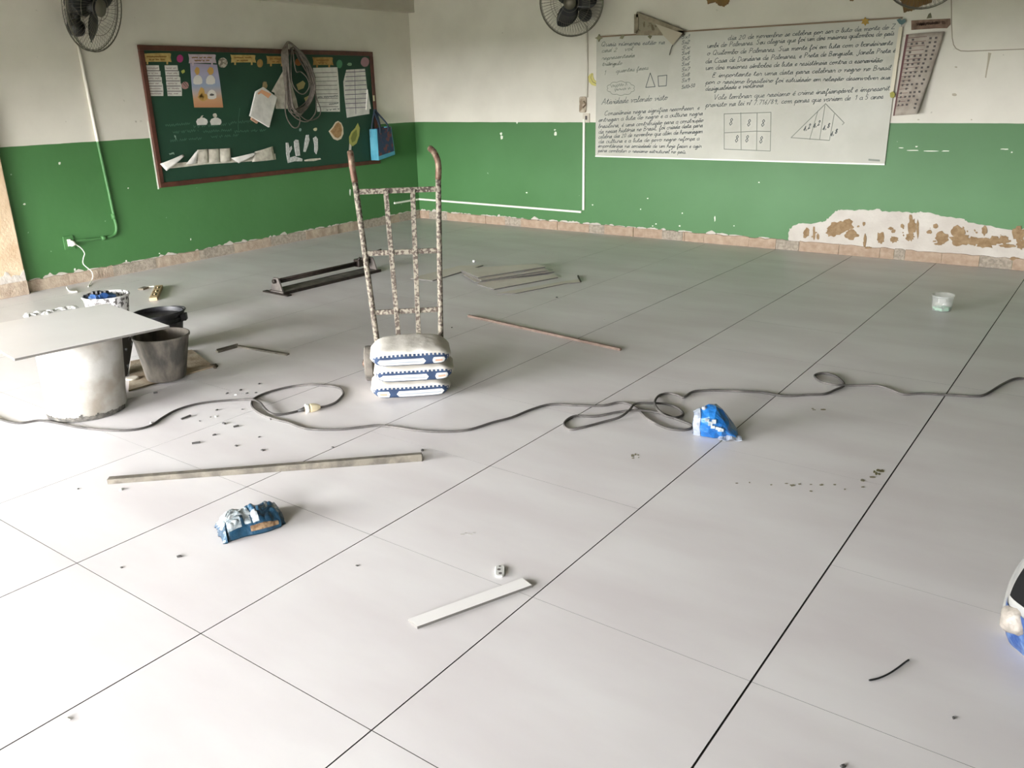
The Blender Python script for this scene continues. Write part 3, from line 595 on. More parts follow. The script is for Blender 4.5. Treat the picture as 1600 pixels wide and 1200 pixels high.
# ---- tote bag hung on the corner of the board
bf, bb = .16, .035
def TB(px, py, o): return LW(px, py, o)
A, B_, C_, D_ = LW(589, 202, bf), LW(611, 198, bf), LW(617, 241, bf), LW(592, 250, bf)
A2, B2, C2, D2 = [V((X0+bb, p.y+dy, p.z)) for p, dy in ((A, -.0), (B_, 0), (C_, 0), (D_, 0))]
t = thing('tote_bag', (X0+.09, (C_.y+D_.y)/2, D_.z), 'turquoise and navy patterned tote bag hung at the chalkboard corner', 'bag')
TQ = mat('turquoise_fabric', lin((72, 146, 166)), .7, 0, lin((88, 160, 178)), 8, bump=.3, bscale=20)
NAVY = mat('navy_print_fabric', lin((44, 58, 84)), .6, 0, lin((112, 62, 60)), 16, .5, .62, bump=.25, bscale=20)
def quad_t(p, nrm, th, m, nm): return MB().prism(p, nrm, th).build(nm, m, t, bevel=.004)
quad_t([A, B_, C_, D_], NL, -.008, NAVY, 'front_panel'); quad_t([A2, B2, C2, D2], NL, .008, NAVY, 'back_panel')
mid = (A+A2)/2+V((0, .03, 0)); MB().grid(lambda u, v: (A2*(1-u)+A*u)*(1-v)+(D2*(1-u)+D_*u)*v+V((0, .05*math.sin(math.pi*u)*(1-v)-.02*math.sin(math.pi*u)*v, 0)), 6, 4).build('side_gusset', TQ, t, False, solid=.005)
MB().grid(lambda u, v: (B2*(1-u)+B_*u)*(1-v)+(C2*(1-u)+C_*u)*v, 4, 4).build('side_gusset', TQ, t, False, solid=.005)
quad_t([D2, D_, C_, C2], NZ, -.006, TQ, 'bottom_panel')
MB().prism([D_*.88+A*.12, C_*.88+B_*.12, C_, D_], NL, .003).build('bottom_band', TQ, t)
hk = LW(586, 172, .04)
for (L_, R_) in ((A*.8+B_*.2, A*.25+B_*.75), (A2*.8+B2*.2, A2*.25+B2*.75)):
    pts = catmull([L_-NZ*.05, L_+NZ*.03, hk+V((0, -.015, -.02)), hk+V((0, 0, .0)), hk+V((0, .02, -.02)), R_+NZ*.03, R_-NZ*.05], 5)
    MB().tube(pts, .011, 6).build('handle', mat('dark_strap', lin((38, 52, 66)), .7), t, True)

# ---- white board
wx0, wx1, wz0, wz1 = BW(932, 200).x, BW(1397, 140).x, (BW(931, 243).z+BW(1380, 257).z)/2, (BW(935, 57).z+BW(1413, 30).z)/2
wb = thing('white_board', ((wx0+wx1)/2, Y0, wz0), 'large white marker board covered in handwriting on the far wall', 'whiteboard')
WBM = mat('white_board_surface', (0.44, 0.43, 0.36), .5, 0, (0.52, 0.51, 0.44), 1.6, .38, .62, 6)
MB().box((wx0, Y0-.018, wz0), (wx1, Y0-.002, wz1)).build('board_panel', WBM, wb)
MB().box((wx0+.02, Y0-.024, wz1-.004), (wx1, Y0-.001, wz1+.010)).build('top_trim', mat('brown_trim', lin((128, 106, 82)), .5), wb)
MB().box((wx0, Y0-.022, wz0-.008), (wx1, Y0-.001, wz0+.004)).build('bottom_trim', WHITEP, wb)
pt, pb = BW(1408, 42, .02), BW(1393, 148, .02)
MB().bar(pt, pb, .03, .022, NB).build('side_trim', mat('cream_trim', lin((206, 196, 170)), .4), wb)
WO = .0195
fB = lambda x, y: BW(x, y, WO)
GL = {'a':([[(3,3.6),(1.6,4),(0,2.4),(.4,.4),(1.6,0),(3,1.6),(3,4),(3,.6),(3.8,0)]],3.8),'b':([[(0,1),(1.4,6),(.8,8),(0,7),(0,1),(1.2,0),(2.6,1.4),(2,3.6),(3,3.4)]],3),'c':([[(2.8,3.2),(1.8,4),(.2,2.6),(.4,.5),(1.6,0),(3,.8)]],3),'d':([[(3,3.6),(1.4,4),(0,2),(1,0),(3,1.6),(3.1,8),(3,.6),(3.8,0)]],3.8),'e':([[(0,1.4),(2.4,2.6),(2,4),(.8,3.6),(.1,1.6),(1,0),(2.8,.6)]],2.8),'f':([[(0,1),(2.2,6.5),(1.6,8),(1,6),(1,-3),(1.8,-3.6),(1.6,0),(3,.6)]],3),'g':([[(3,3.6),(1.4,4),(0,2),(1,0),(3,2),(3,4),(2.9,-3),(1.6,-4),(.4,-3),(3.8,.4)]],3.8),'h':([[(0,1),(1.4,6),(.8,8),(0,6),(0,0),(.4,2.8),(1.8,4),(2.8,3),(2.8,.6),(3.6,0)]],3.6),'i':([[(0,1),(1,4),(1,.6),(1.8,0)],[(1,5.6),(1.3,6.2)]],1.8),'j':([[(0,1),(1.2,4),(1.2,-3),(.2,-4),(0,-3),(2,.4)],[(1.2,5.6),(1.5,6.2)]],2),'l':([[(0,1),(1.6,6.4),(1,8),(.3,6.6),(.5,1),(1.2,0),(2,.6)]],2),'m':([[(0,3.4),(.6,4),(.8,0),(1.2,3),(2,4),(2.6,3),(2.6,0),(3,3),(4,4),(4.6,3),(4.6,.6),(5.4,0)]],5.4),'n':([[(0,3.4),(.6,4),(.8,0),(1.2,3),(2.2,4),(3,3),(3,.6),(3.8,0)]],3.8),'o':([[(1.8,4),(.4,3.2),(.2,1),(1.4,0),(2.8,1.4),(2.6,3.4),(1.6,4),(2.4,3.2),(3.6,3.4)]],3.6),'p':([[(0,1),(1,4),(.8,-4),(1,2.6),(2,4),(3,3.2),(2.8,.6),(1.4,0),(3.4,.4)]],3.4),'q':([[(3,3.6),(1.4,4),(0,2),(1,0),(3,2),(3,4),(3,-4),(3.6,-2),(4,.4)]],4),'r':([[(0,1),(.8,4.6),(1.2,3.6),(2.4,3.6),(2.2,1),(3,.2)]],3),'s':([[(0,.6),(1.6,4.4),(2.4,1.6),(1.6,0),(.4,.4),(2.8,.4)]],2.8),'t':([[(0,1),(1.2,7),(1,1),(1.8,0),(2.6,.6)],[(0,4.8),(2.2,5.2)]],2.6),'u':([[(0,3.4),(.6,4),(.6,1),(1.6,0),(3,1.4),(3,4),(3,.6),(3.8,0)]],3.8),'v':([[(0,3.4),(.6,4),(1.2,0),(2.6,3.6),(3.4,3.6)]],3.4),'x':([[(0,4),(2.6,0)],[(2.6,4),(0,0)]],2.8),'z':([[(0,4),(2.4,4),(.2,0),(2.6,0)]],2.8),
 'A':([[(0,0),(2.4,8),(4.2,0)],[(.8,3),(3.8,3)]],4.4),'B':([[(.4,0),(.6,8),(3,7.4),(3,5),(.8,4.2),(3.6,3.4),(3.4,.6),(.4,0)]],4),'C':([[(3.8,6.8),(2.4,8),(.4,5.6),(.4,1.6),(2,0),(4,1)]],4),'D':([[(.6,0),(.8,8),(3.6,6.4),(4,2.4),(2.6,.2),(.2,0)]],4.2),'E':([[(3.4,7.4),(1,8),(.6,5),(2.6,4.2),(.4,3.4),(.6,.4),(3.4,.6)]],3.6),'F':([[(.6,0),(.8,8),(3.4,8)],[(.6,4.2),(2.8,4.4)]],3.4),'J':([[(3,8),(2.8,0),(1.4,-2),(.2,0)]],3.2),'P':([[(.6,0),(.8,8),(3.6,7),(3.2,4.2),(.8,3.8)]],3.8),'Q':([[(2.2,8),(.4,6),(.4,1.6),(2.2,0),(4,2),(3.8,6.6),(2.2,8)],[(2.6,2),(4.4,-.6)]],4.4),'S':([[(3.4,7),(2,8),(.4,6.4),(3.2,2.8),(2,0),(.2,1)]],3.6),'V':([[(0,8),(1.8,0),(4,8)]],4),'Z':([[(0,8),(3.6,8),(.2,0),(3.8,0)]],4),
 '0':([[(1.4,7),(.2,5),(.4,1.2),(1.6,0),(2.8,2),(2.6,6),(1.4,7)]],3),'1':([[(0,5.4),(1.2,7),(1.2,0)]],1.8),'2':([[(.2,5.8),(1.4,7),(2.6,5.4),(0,0),(2.8,0)]],3),'4':([[(2,0),(2,7),(0,2.4),(2.8,2.4)]],3),'5':([[(2.6,7),(.4,7),(.2,4),(2.2,4),(2.6,1.4),(1.2,0),(0,.6)]],3),'6':([[(2.4,7),(.4,3),(.4,.8),(1.6,0),(2.6,1.4),(1.8,3),(.4,2.2)]],3),'7':([[(0,7),(2.8,7),(1,0)]],3),'8':([[(1.4,3.8),(.2,5.4),(1.4,7),(2.6,5.4),(1.4,3.8),(.1,1.8),(1.4,0),(2.7,1.8),(1.4,3.8)]],3),'9':([[(2.4,6),(1.2,7),(.2,5),(1.4,4),(2.4,6),(2.2,0)]],3),
 '.':([[(.4,0),(.8,.2)]],1.4),',':([[(.6,.4),(.2,-1)]],1.4),'/':([[(0,-.5),(2.4,7.5)]],2.6),'=':([[(0,2),(2,2)],[(0,3.4),(2,3.4)]],2.6),'º':([[(.6,7.5),(.1,6.6),(.7,6),(1.2,6.8),(.6,7.5)]],1.6),')':([[(0,8),(1.2,4),(0,0)]],1.6)}
ACC = {'\u0301': [(1.4,5.2),(2.4,6.6)], '\u0300': [(1.2,6.6),(2.2,5.2)], '\u0303': [(.6,5.4),(1.4,6.2),(2.2,5.4),(3,6.2)], '\u0302': [(.6,5.2),(1.6,6.6),(2.6,5.2)], '\u0327': [(1.6,0),(1.8,-1.4),(.8,-1.8)]}
def handwrite(text, p0, p1, xh, m, wd, parent, fn=fB, nrm=NB, slant=.22, seed=0, name='handwritten_word'):
    """single-stroke cursive between two board points, one piece per word; xh = x-height in px"""
    rnd = random.Random(seed); words = [[]]; cx = 0; link = None
    for ch in text:
        if ch == ' ':
            cx += 2.6; link = None
            if words[-1]: words.append([])
            continue
        base = unicodedata.normalize('NFD', ch) if ch != 'º' else ch; g = GL.get(base[0])
        if not g: continue
        dy = rnd.uniform(-.25, .25); strokes = words[-1]
        for k, st in enumerate(g[0]):
            q = [(cx+x+slant*y, y+dy) for x, y in st]
            if k == 0 and link and base[0].islower(): q = [link]+q
            strokes.append(q)
        for a in base[1:]:
            if a in ACC: strokes.append([(cx+x+slant*y, y) for x, y in ACC[a]])
        low = base[0].islower(); cx += g[1]+(.25 if low else .9); e = g[0][0][-1]; link = (cx-.25-g[1]+e[0]+slant*e[1], e[1]+dy) if low else None
    k = xh/4; W = cx; ux = (p1[0]-p0[0])/W; uy = (p1[1]-p0[1])/W
    for wds in words:
        if not wds: continue
        b = MB()
        for st in wds: b.ribbon([fn(p0[0]+x*ux, p0[1]+x*uy-y*k) for x, y in st], nrm, wd)
        b.build(name, m, parent)
LINES = [("Quais números estão na",(939,72.6),(1039,69),3.6,0),("cad 2   vol",(940,82),(989,79),3.4,1),("representada",(940,94),(992,89),3.2,1),("triângulo",(941,103),(972,101),3,1),("1",(944,117),(947,117),4,1),("quantas faces",(962,114),(1013,108.5),3.2,1),
 ("Atividade valendo visto",(940,163.6),(1043,156),4.6,0),("Consciência negra significa reconhecer  e",(944,180.5),(1093,171),3.6,0),("entregar a luta do negro e a cultura negra",(935,190.7),(1098,180),3.6,0),("brasileira, é uma contribuição para a construção",(935,200.4),(1099,190.5),3.5,0),("da nossa história no Brasil, foi criada data para",(935,209),(1098,198.5),3.5,0),("celebra dia 20 de novembro que além da homenagem",(935,216.7),(1098,208),3.4,0),("da cultura e a luta do povo negro reforça a",(935,224),(1093,219),3.3,0),("importância na sociedade de um hoje fazer e agir",(934,230.5),(1096,231),3,0),("para combater o racismo estrutural no país.",(934,237.5),(1073,240),2.9,0),
 ("dia 20 de novembro se celebra por ser o luto da morte do Z",(1137,63),(1399,45),3.8,0),("umbi do Palmares. Seu alegria que foi um dos maiores quilombos do país",(1104.5,75),(1397,55),3.8,0),("o Quilombo de Palmares. Sua morte foi em luta com o bandeirante",(1104.5,86.6),(1395,70),3.8,0),("da Casa de Dandara de Palmares, e Preta de Benguela. Janela Preta é",(1102,99),(1399,82),3.8,0),("um dos maiores símbolos de luta e resistência contra a escravidão",(1102,109.5),(1379,97),3.8,0),("É importante ter uma data para celebrar o negro no Brasil",(1112,121.5),(1392,109),3.8,0),("por o racismo brasileiro foi estudado em relação desenvolver sua",(1102,131.6),(1391,124),3.6,0),("desigualdade e violência",(1102,142),(1193,136),3.6,0),("Vale lembrar que racismo é crime inafiançável e imprescrit",(1114.6,156),(1390,141),4,0),("previsto na lei nº 7.716/89, com penas que variam de  1 a 5 anos",(1102,167.6),(1380,154),4,0)]
for k, (tx, a, c, xh, fade) in enumerate(LINES): handwrite(tx, a, c, xh, INKL if fade else INK, .0044, wb, seed=k)
for k in range(9): handwrite('5x%d' % (k+1), (1065, 60.5+k*8.5), (1078, 59.5+k*8.5), 3.2, INK, .005, wb, seed=90+k)
handwrite('5x10=50', (1065, 139), (1086, 136), 3, INK, .005, wb)
def draw(px, m=INK, wd=.007, closed=False, name='marker_drawing'):
    pts = [fB(x, y) for x, y in px]
    if closed: pts.append(pts[0])
    return MB().ribbon(pts, NB, wd).build(name, m, wb)
draw([(1016,114),(1009,136.5),(1023.5,135.5)], closed=True); draw([(1028,119),(1042,117.5),(1041,134),(1029,135)], closed=True)
draw([(970+(20+2.2*abs(math.sin(a*5)))*math.cos(a), 138+(9.5+1.8*abs(math.sin(a*5)))*math.sin(a)) for a in (2*math.pi*k/50 for k in range(50))], INKL, .005, True)
b = MB(); scribble(b, fB, NB, 955, 135, 980, 132, 3, 2.6, .005, 4); scribble(b, fB, NB, 960, 141, 985, 138, 2.5, 2.6, .005, 5); b.build('marker_drawing', INKL, wb)
draw([(1131.5,178),(1204.6,175.5),(1203.5,236),(1131.5,233)], INKL, .007, True); draw([(1132.6,207.5),(1180,205),(1204.6,205.5)], INKL, .007)
draw([(1157.4,176),(1158,234)], INKL, .007); draw([(1183,176),(1182,235)], INKL, .007)
for k, (x, y) in enumerate([(142,191),(170,192),(192,193),(151,217),(167,217),(189,219)]): handwrite('8', (1000+x-2.8, y+5), (1000+x+3, y+5), 6.2, INK, .006, wb, seed=k, name='handwritten_number')
draw([(1290,162),(1236,215),(1296,219.4)], INKL, .007); draw([(1290,162),(1319,192)], INKL, .007); draw([(1319,192),(1316,195)], INKL, .006)
for s in ([(1278,173),(1265,218)], [(1289,165),(1280.5,218)], [(1303.5,178),(1296,219)]): draw(s, INKL, .006)
for k, (tx, x, y) in enumerate([('4,2',1261,202),('4,2',1276,197),('4,8',1291,201),('4,8',1303,210)]): handwrite(tx, (x-6, y+4), (x+6, y-3), 3.6, INK, .006, wb, seed=k, name='handwritten_number')
MB().prism([BW(x, y, .0185) for x, y in [(1357,248),(1375,249.5),(1375,252.5),(1357,251)]], NB, .001).build('maker_mark', INKL, wb)
# things taped around the white board
SB = .021
def star(cx, cy, r, n=5, k=.45): return [(cx+(r if i % 2 == 0 else r*k)*math.cos(math.pi*i/n-math.pi/2), cy+(r if i % 2 == 0 else r*k)*math.sin(math.pi*i/n-math.pi/2)) for i in range(2*n)]
def bcard(name, lab, cat, px, m, off=SB+.004, th=.004, group=None): return card(name, lab, cat, px, m, BW, NB, off, th, group)
SG = 'stickers around the white board'
bcard('star_sticker', 'grey-green star sticker at the top left corner of white board', 'sticker', star(937, 59.5, 6, 4), mat('sage_card', lin((138, 134, 104)), .7), .006, .022, SG)
bcard('star_sticker', 'golden star sticker on the top edge of white board', 'sticker', star(1352, 33.5, 7, 6, .6), mat('gold_card', lin((168, 134, 52)), .6), group=SG)
bcard('bow_sticker', 'teal bow-shaped sticker at the top right corner of white board', 'sticker', [(1401,31),(1406,29),(1409,32),(1413,29),(1416,33),(1412,37),(1409,39),(1405,37)], mat('teal_card', lin((86, 112, 112)), .7), group=SG)
bcard('flower_sticker', 'yellow flower sticker low on the cream side trim', 'sticker', blobpx(1394.5, 148, 4.5, 5.5, 12, 7, .2), mat('olive_yellow', lin((160, 154, 72)), .7), .036, .004, SG)
bcard('leaf_sticker', 'small olive leaf sticker on the board top left of set square', 'sticker', [(968,60),(972,54),(976,55),(973,61)], mat('sage_card', lin((138, 134, 104)), .7), group=SG)
bcard('leaf_sticker', 'small dark heart sticker on the board top under set square', 'sticker', [(1012,57),(1015,55),(1019,56),(1016,61)], mat('olive_dark', lin((112, 108, 84)), .7), group=SG)
o = bcard('banana_sticker', 'yellow banana cut-out left of the white board', 'sticker', [(925,114),(927,115),(927,120),(929,125),(934,127.5),(938,128),(936,131),(931,134.5),(925,133),(920.5,128),(919,120),(922,116)], mat('banana_yellow', lin((206, 196, 118)), .7), .002, .004, SG)
MB().ribbon([BW(x, y, .0065) for x, y in [(925,115),(923,121),(926,128),(932,131)]], NB, .005).build('drawn_line', mat('olive_dark', lin((112, 108, 84)), .7), o)
# wooden set square and paper kite above the board
b = MB(); SQ = mat('grey_wood', lin((150, 138, 116)), .7, 0, lin((132, 120, 100)), 20)
t = thing('set_square', BW(994, 52, .0), 'large grey set square leaning on top of the white board', 'ruler')
for pa, pb_ in (((994.5,22),(1069,51.5)), ((994,51.5),(1069,51.5)), ((994.5,22),(994,51.5))): MB().bar(BW(*pa, .045), BW(*pb_, .045), .045, .012, NB).build('ruler_edge', SQ, t)
MB().prism([BW(x, y, .038) for x, y in [(997,27),(1057,50),(997,50)]], NB, .004).build('ruler_web', mat('set_square_web', lin((142, 134, 112)), .7, 0, lin((104, 92, 70)), 16, .52, .6), t)
bcard('paper_kite', 'pale paper kite shape hanging over the set square corner', 'paper', [(1024,37),(1067,52),(1060,60),(1051,70.5),(1038,57)], mat('grey_paper', lin((178, 168, 148)), .8), .055, .003)
tag(MB().tube(catmull([BW(1051,70,.05), BW(1048,78,.04), BW(1046,86,.035)], 4), .004, 6).build('kite_tail', PRINT), 'dark string tail hanging below the paper kite', 'string')
# times-table chart
t = thing('table_chart', BW(1415, 180, .01), 'worn times-table chart curling off the wall right of white board', 'chart')
CH = mat('worn_chart_paper', lin((184, 174, 162)), .8, 0, lin((162, 150, 138)), 12, .4, .65, bump=.3, bscale=20)
TLc, TRc, BRc, BLc = BW(1416,54,.02), BW(1476,49,.03), BW(1433,178,.10), BW(1395.5,181,.03)
def chart(u, v, e=0): return (TLc*(1-u)+TRc*u)*(1-v)+(BLc*(1-u)+BRc*u)*v + NB*(.05*math.sin(math.pi*u)*(.3+.7*v)-.03*math.sin(math.pi*v)*u+e)
MB().grid(chart, 12, 16).build('sheet', CH, t, True, solid=.002)
b = MB()
for r in range(17):
    v = .045+r*.052
    b.ribbon([chart(u, v, .003) for u in (.08, .25, .42, .58)] if r < 9 else [chart(u, v, .003) for u in (.08, .25, .42)], NB, .004)
b.build('printed_grid', mat('maroon_print', lin((110, 76, 76)), .8), t)
b = MB(); rnd = random.Random(2)
for r in range(18):
    for c_ in range(5):
        if rnd.random() < .3: continue
        u, v = .2+c_*.16+rnd.uniform(-.02, .02), .07+r*.05; p = chart(u, v, .003); b.obox(p, V((.009, 0, 0)), V((0, .0008, 0)), V((0, 0, .008)))
b.build('printed_numbers', PRINT, t)
b = MB(); b.grid(lambda u, v: chart(u*.07, v, .003), 2, 12); b.build('printed_margin', mat('maroon_print', lin((110, 76, 76)), .8), t, solid=.001)
o = bcard('chart_heading', 'brown heading strip above the times-table chart', 'card', [(1424,32),(1452,30.5),(1485,29),(1485.5,38),(1480,44),(1460,44.5),(1424,47)], mat('brown_card', lin((134, 106, 88)), .7, 0, lin((108, 84, 68)), 22), .004, .004)
child_lines(o, [(1432,38,1476,35)], mat('cocoa_print', lin((84, 62, 50)), .8), .012, BW, NB, .009, 2, 3)
bcard('paper_clip', 'dark wedge clip above the chart heading', 'clip', [(1448,29),(1451,22),(1454,20),(1456,28)], mat('olive_dark', lin((112, 108, 84)), .7), .002, .006)
# ---- pipes, box and switch between corner and board
t = thing('wall_trunking', BW(913, 330), 'white plastic cable trunking running down and along the back wall', 'trunking')
MB().box((BW(913,250).x-.013, Y0-.02, BW(913,328).z), (BW(913,250).x+.013, Y0, BW(913,186).z)).build('vertical_run', WHITEP, t, bevel=.003)
zc = BW(780, 318).z
MB().hexa([V((X0+.0, Y0, BW(657,311).z-.011)), V((BW(909,331).x, Y0, BW(909,331).z-.011)), V((BW(909,331).x, Y0-.02, BW(909,331).z-.011)), V((X0, Y0-.02, BW(657,311).z-.011)), V((X0, Y0, BW(657,311).z+.011)), V((BW(909,331).x, Y0, BW(909,331).z+.011)), V((BW(909,331).x, Y0-.02, BW(909,331).z+.011)), V((X0, Y0-.02, BW(657,311).z+.011))]).build('horizontal_run', WHITEP, t, bevel=.003)
ya_ = LW(615, 314).y; z_ = BW(657,311).z
MB().box((X0, ya_, z_-.011), (X0+.02, Y0-.02, z_+.011)).build('corner_run', WHITEP, t, bevel=.003)
t = thing('light_switch', BW(917, 184), 'small white light switch at the top of the trunking', 'switch')
sc = BW(917, 184); MB().box((sc.x-.045, Y0-.014, sc.z-.05), (sc.x+.04, Y0, sc.z+.045)).build('face_plate', mat('aged_white', lin((204, 194, 178)), .5), t, bevel=.004)
MB().box((sc.x-.012, Y0-.02, sc.z-.02), (sc.x+.012, Y0-.013, sc.z+.02)).build('rocker', PRINT, t, bevel=.002)
sc = BW(912, 163)
t = thing('wall_box', sc, 'stained rounded junction box above the light switch', 'box')
MB().box((sc.x-.045, Y0-.03, sc.z-.085), (sc.x+.04, Y0, sc.z+.08)).build('box_body', mat('stained_box', lin((196, 182, 162)), .6, 0, lin((140, 122, 100)), 14, .45, .6), t, bevel=.015)
MB().tube([BW(912,158,.035), BW(915,163,.038), BW(911,168,.036)], .008, 6).build('latch', mat('stain_brown', lin((130, 112, 90)), .7), t, True)
tag(MB().tube([BW(917, 40, .012), BW(917.5, 100, .012), BW(917, 152, .012)], .011, 8).build('painted_cable', WALL, None, True), 'cable painted over in cream running from the middle fan down', 'cable')

# ================================================================== FLOOR THINGS
U = V((0.729, 0.684, 0)).normalized(); NF = V((0.684, -0.729, 0)).normalized()   # hand truck: width, towards the camera
SM = (F(582, 630)+F(708, 622))/2                                                # front middle of the sacks on the floor
TO = SM-NF*0.335
RUSTY = mat('flaking_cream_paint_on_rust', lin((140, 133, 118)), .75, .1, lin((76, 65, 57)), 70, .45, .55, 8, bump=.5, bscale=50)
BARE = mat('worn_handle_steel', lin((104, 78, 64)), .55, .5, lin((140, 122, 104)), 30, .5, .6)
t = thing('hand_truck', TO, 'tall steel hand truck with flaking cream paint holding the sacks', 'hand truck')
def TP(u, z, n=0): return TO+U*u+NF*n+NZ*z
for s, top in ((-1, -.232), (1, .205)):
    bot = s*.168; pts = [TP(bot, .07)]+[TP(bot+(top-bot)*(z-.07)/1.1, z) for z in (.3, .6, .9, 1.1)]
    MB().tube(catmull(pts, 3), .015, 10).build('rail', RUSTY, t, True)
    e = pts[-1]
    hp = [e, TP(top-.004, 1.18), TP(top-.006, 1.225, -.006), TP(top-.009, 1.25, -.022)] if s < 0 else [e, TP(top+.002, 1.16), TP(top-.002, 1.20, -.006), TP(top-.016, 1.235, -.03), TP(top-.034, 1.252, -.07)]
    MB().tube(catmull(hp, 4), .0165, 10).build('handle', BARE, t, True)
for z, ul, ur in ((1.05, -.226, .200), (.727, -.206, .188), (.402, -.188, .178), (.12, -.172, .17)):
    MB().bar(TP(ul, z), TP(ur, z), .012, .028).build('crossbar', RUSTY, t, bevel=.002)
for (ut, ub) in ((-.073, -.055), (.066, .048)):
    MB().bar(TP(ub, .05, .012), TP(ut, 1.055, .012), .026, .008, NF).build('upright_bar', RUSTY, t, bevel=.002)
MB().obox(TP(0, .008, .12), U*.17, NF*.13, NZ*.004).build('toe_plate', RUSTY, t, bevel=.002)
MB().tube([TP(-.27, .1, -.05), TP(.21, .1, -.05)], .011, 10).build('axle', BARE, t, True)
RUB = mat('dusty_rubber', lin((112, 106, 98)), .9, 0, lin((84, 80, 74)), 20, bump=.3)
for s in (-1, 1):
    wc = TP(-.232 if s < 0 else .185, .1, -.05)
    b = MB(); b.lathe([(.03, -.02), (.07, -.02), (.085, -.026), (.098, -.018), (.1, 0), (.098, .018), (.085, .026), (.07, .02), (.03, .02)], wc, U, 28); wh = smooth_angle(b.build('wheel', RUB, t))
    b = MB(); b.lathe([(0, -.034), (.022, -.034), (.03, -.02), (.03, .02), (.022, .034), (0, .034)], wc, U, 16); b.build('wheel_hub', BARE, wh)
    MB().bar(TP(s*.18, .1, 0), TP(s*.18, .1, -.06), .01, .04).build('axle_bracket', RUSTY, t)
# sacks
SACK = mat('white_paper_sack', lin((192, 187, 177)), .85, 0, lin((204, 200, 191)), 9, .35, .65, bump=.35, bscale=22)
SBLUE = mat('sack_blue_print', lin((34, 52, 80)), .8, 0, lin((41, 61, 90)), 12)
SWHITE = mat('sack_label_white', lin((198, 198, 193)), .75); SORNG = mat('sack_orange_print', lin((186, 140, 116)), .7); SGRY = mat('sack_grey_print', lin((140, 148, 154)), .7)
def sack(zb, off, rot, L, D, Hh, label, flip, dome, seed):
    c = SM+U*off-NF*(D/2+.005)+NZ*zb; ca, sa = math.cos(rot), math.sin(rot); u = U*ca+NF*sa; n = NF*ca-U*sa
    t = thing('mortar_sack', c, label, 'sack', 'stacked mortar sacks')
    def S(s, a, k=0.0):
        """s along length -1..1, a angle round the section (0 = front)"""
        q = abs(s); w_ = (1-max(0, (q-.72)/.28)**2.6*.45); hh = (1-max(0, (q-.60)/.40)**2.2*.72)
        cx, sx = math.cos(a), math.sin(a); e = .42
        x = math.copysign(abs(cx)**e, cx); z = math.copysign(abs(sx)**e, sx)
        bulge = 1+.05*math.cos(s*1.6); lift = dome*max(0, z)*math.cos(s*1.3)*(1-.35*x)
        wr = noise.noise(V((s*3+seed, a*1.5, seed*2.1)))*.004
        return c+u*(s*L/2*(1-.015*abs(z)))+n*(x*(D/2+k)*w_*bulge+wr)+NZ*(Hh/2+z*(Hh/2+k)*hh+lift+wr*.6-(.012*q**3 if zb > .01 else 0)*0)
    b = MB(); ns, na = 40, 40
    for i in range(ns+1):
        for j in range(na): b.v.append(S(-1+2*i/ns, 2*math.pi*j/na))
    for i in range(ns):
        for j in range(na): b.face([i*na+j, i*na+(j+1) % na, (i+1)*na+(j+1) % na, (i+1)*na+j])
    b.face(list(range(na))[::-1]); b.face([ns*na+j for j in range(na)])
    o = b.build('sack_body', SACK, t, True)
    def zang(zf):      # angle at which the section height reaches zf (-1..1)
        return math.copysign(math.asin(min(1, abs(zf)**(1/.42))), zf)
    def patch(s0, s1, f0, f1, m, nm, k, par=t, ns=24, nv=6, rnd_=False):
        g = MB()
        def fn(p, v):
            s = s0+(s1-s0)*p; a0, a1 = f0, f1
            if rnd_:
                d = min(p, 1-p)*(s1-s0)/.05
                if d < 1: sh = (1-math.sqrt(max(0, 1-(1-d)**2)))*.5; a0, a1 = f0+(f1-f0)*sh, f1-(f1-f0)*sh
            return S(s, zang(a0+(a1-a0)*v), k)
        g.grid(fn, ns, nv); return g.build(nm, m, par, True)
    lo, hi = (-.86, .34)
    band = patch(-.93, .93, lo, hi, SBLUE, 'printed_band', .0016)
    f = -1 if flip else 1
    pr = lambda a, c_: (min(a*f, c_*f), max(a*f, c_*f))
    a0, a1 = pr(-.82, .36); patch(a0, a1, -.62, .08, SWHITE, 'printed_label', .0028, band, 20, 3, True)
    patch(a0+.08, a1-.08, -.36, -.22, SGRY, 'printed_text', .0036, band, 20, 1)
    a0, a1 = pr(.52, .84); patch(a0, a1, -.62, .10, SWHITE, 'printed_label', .0028, band, 12, 3, True)
    patch(a0+.07, a1-.07, -.40, -.14, SORNG, 'printed_text', .0036, band, 8, 1)
    g = MB()
    for k in range(17):
        s0 = -.86+k*.102
        for q in ((1,) if not flip else (1, -1)):
            z0_, z1_ = (hi-.01, hi+.20) if q == 1 else (lo-.10, lo+.01)
            g.grid(lambda p, v: S(s0+.058*p, zang(z0_+(z1_-z0_)*v), .0016), 1, 2)
    g.build('printed_teeth', SBLUE, band)
    return t
sack(.012, -.006, 0.0, .425, .29, .085, 'bottom sack of the stack on the hand truck, short label at left', True, 0, 1)
sack(.0995, .016, .015, .425, .29, .085, 'middle sack of the stack on the hand truck', False, 0, 2)
sack(.187, .002, -.01, .425, .29, .080, 'top sack of the stack, domed white with one blue band', False, .022, 3)

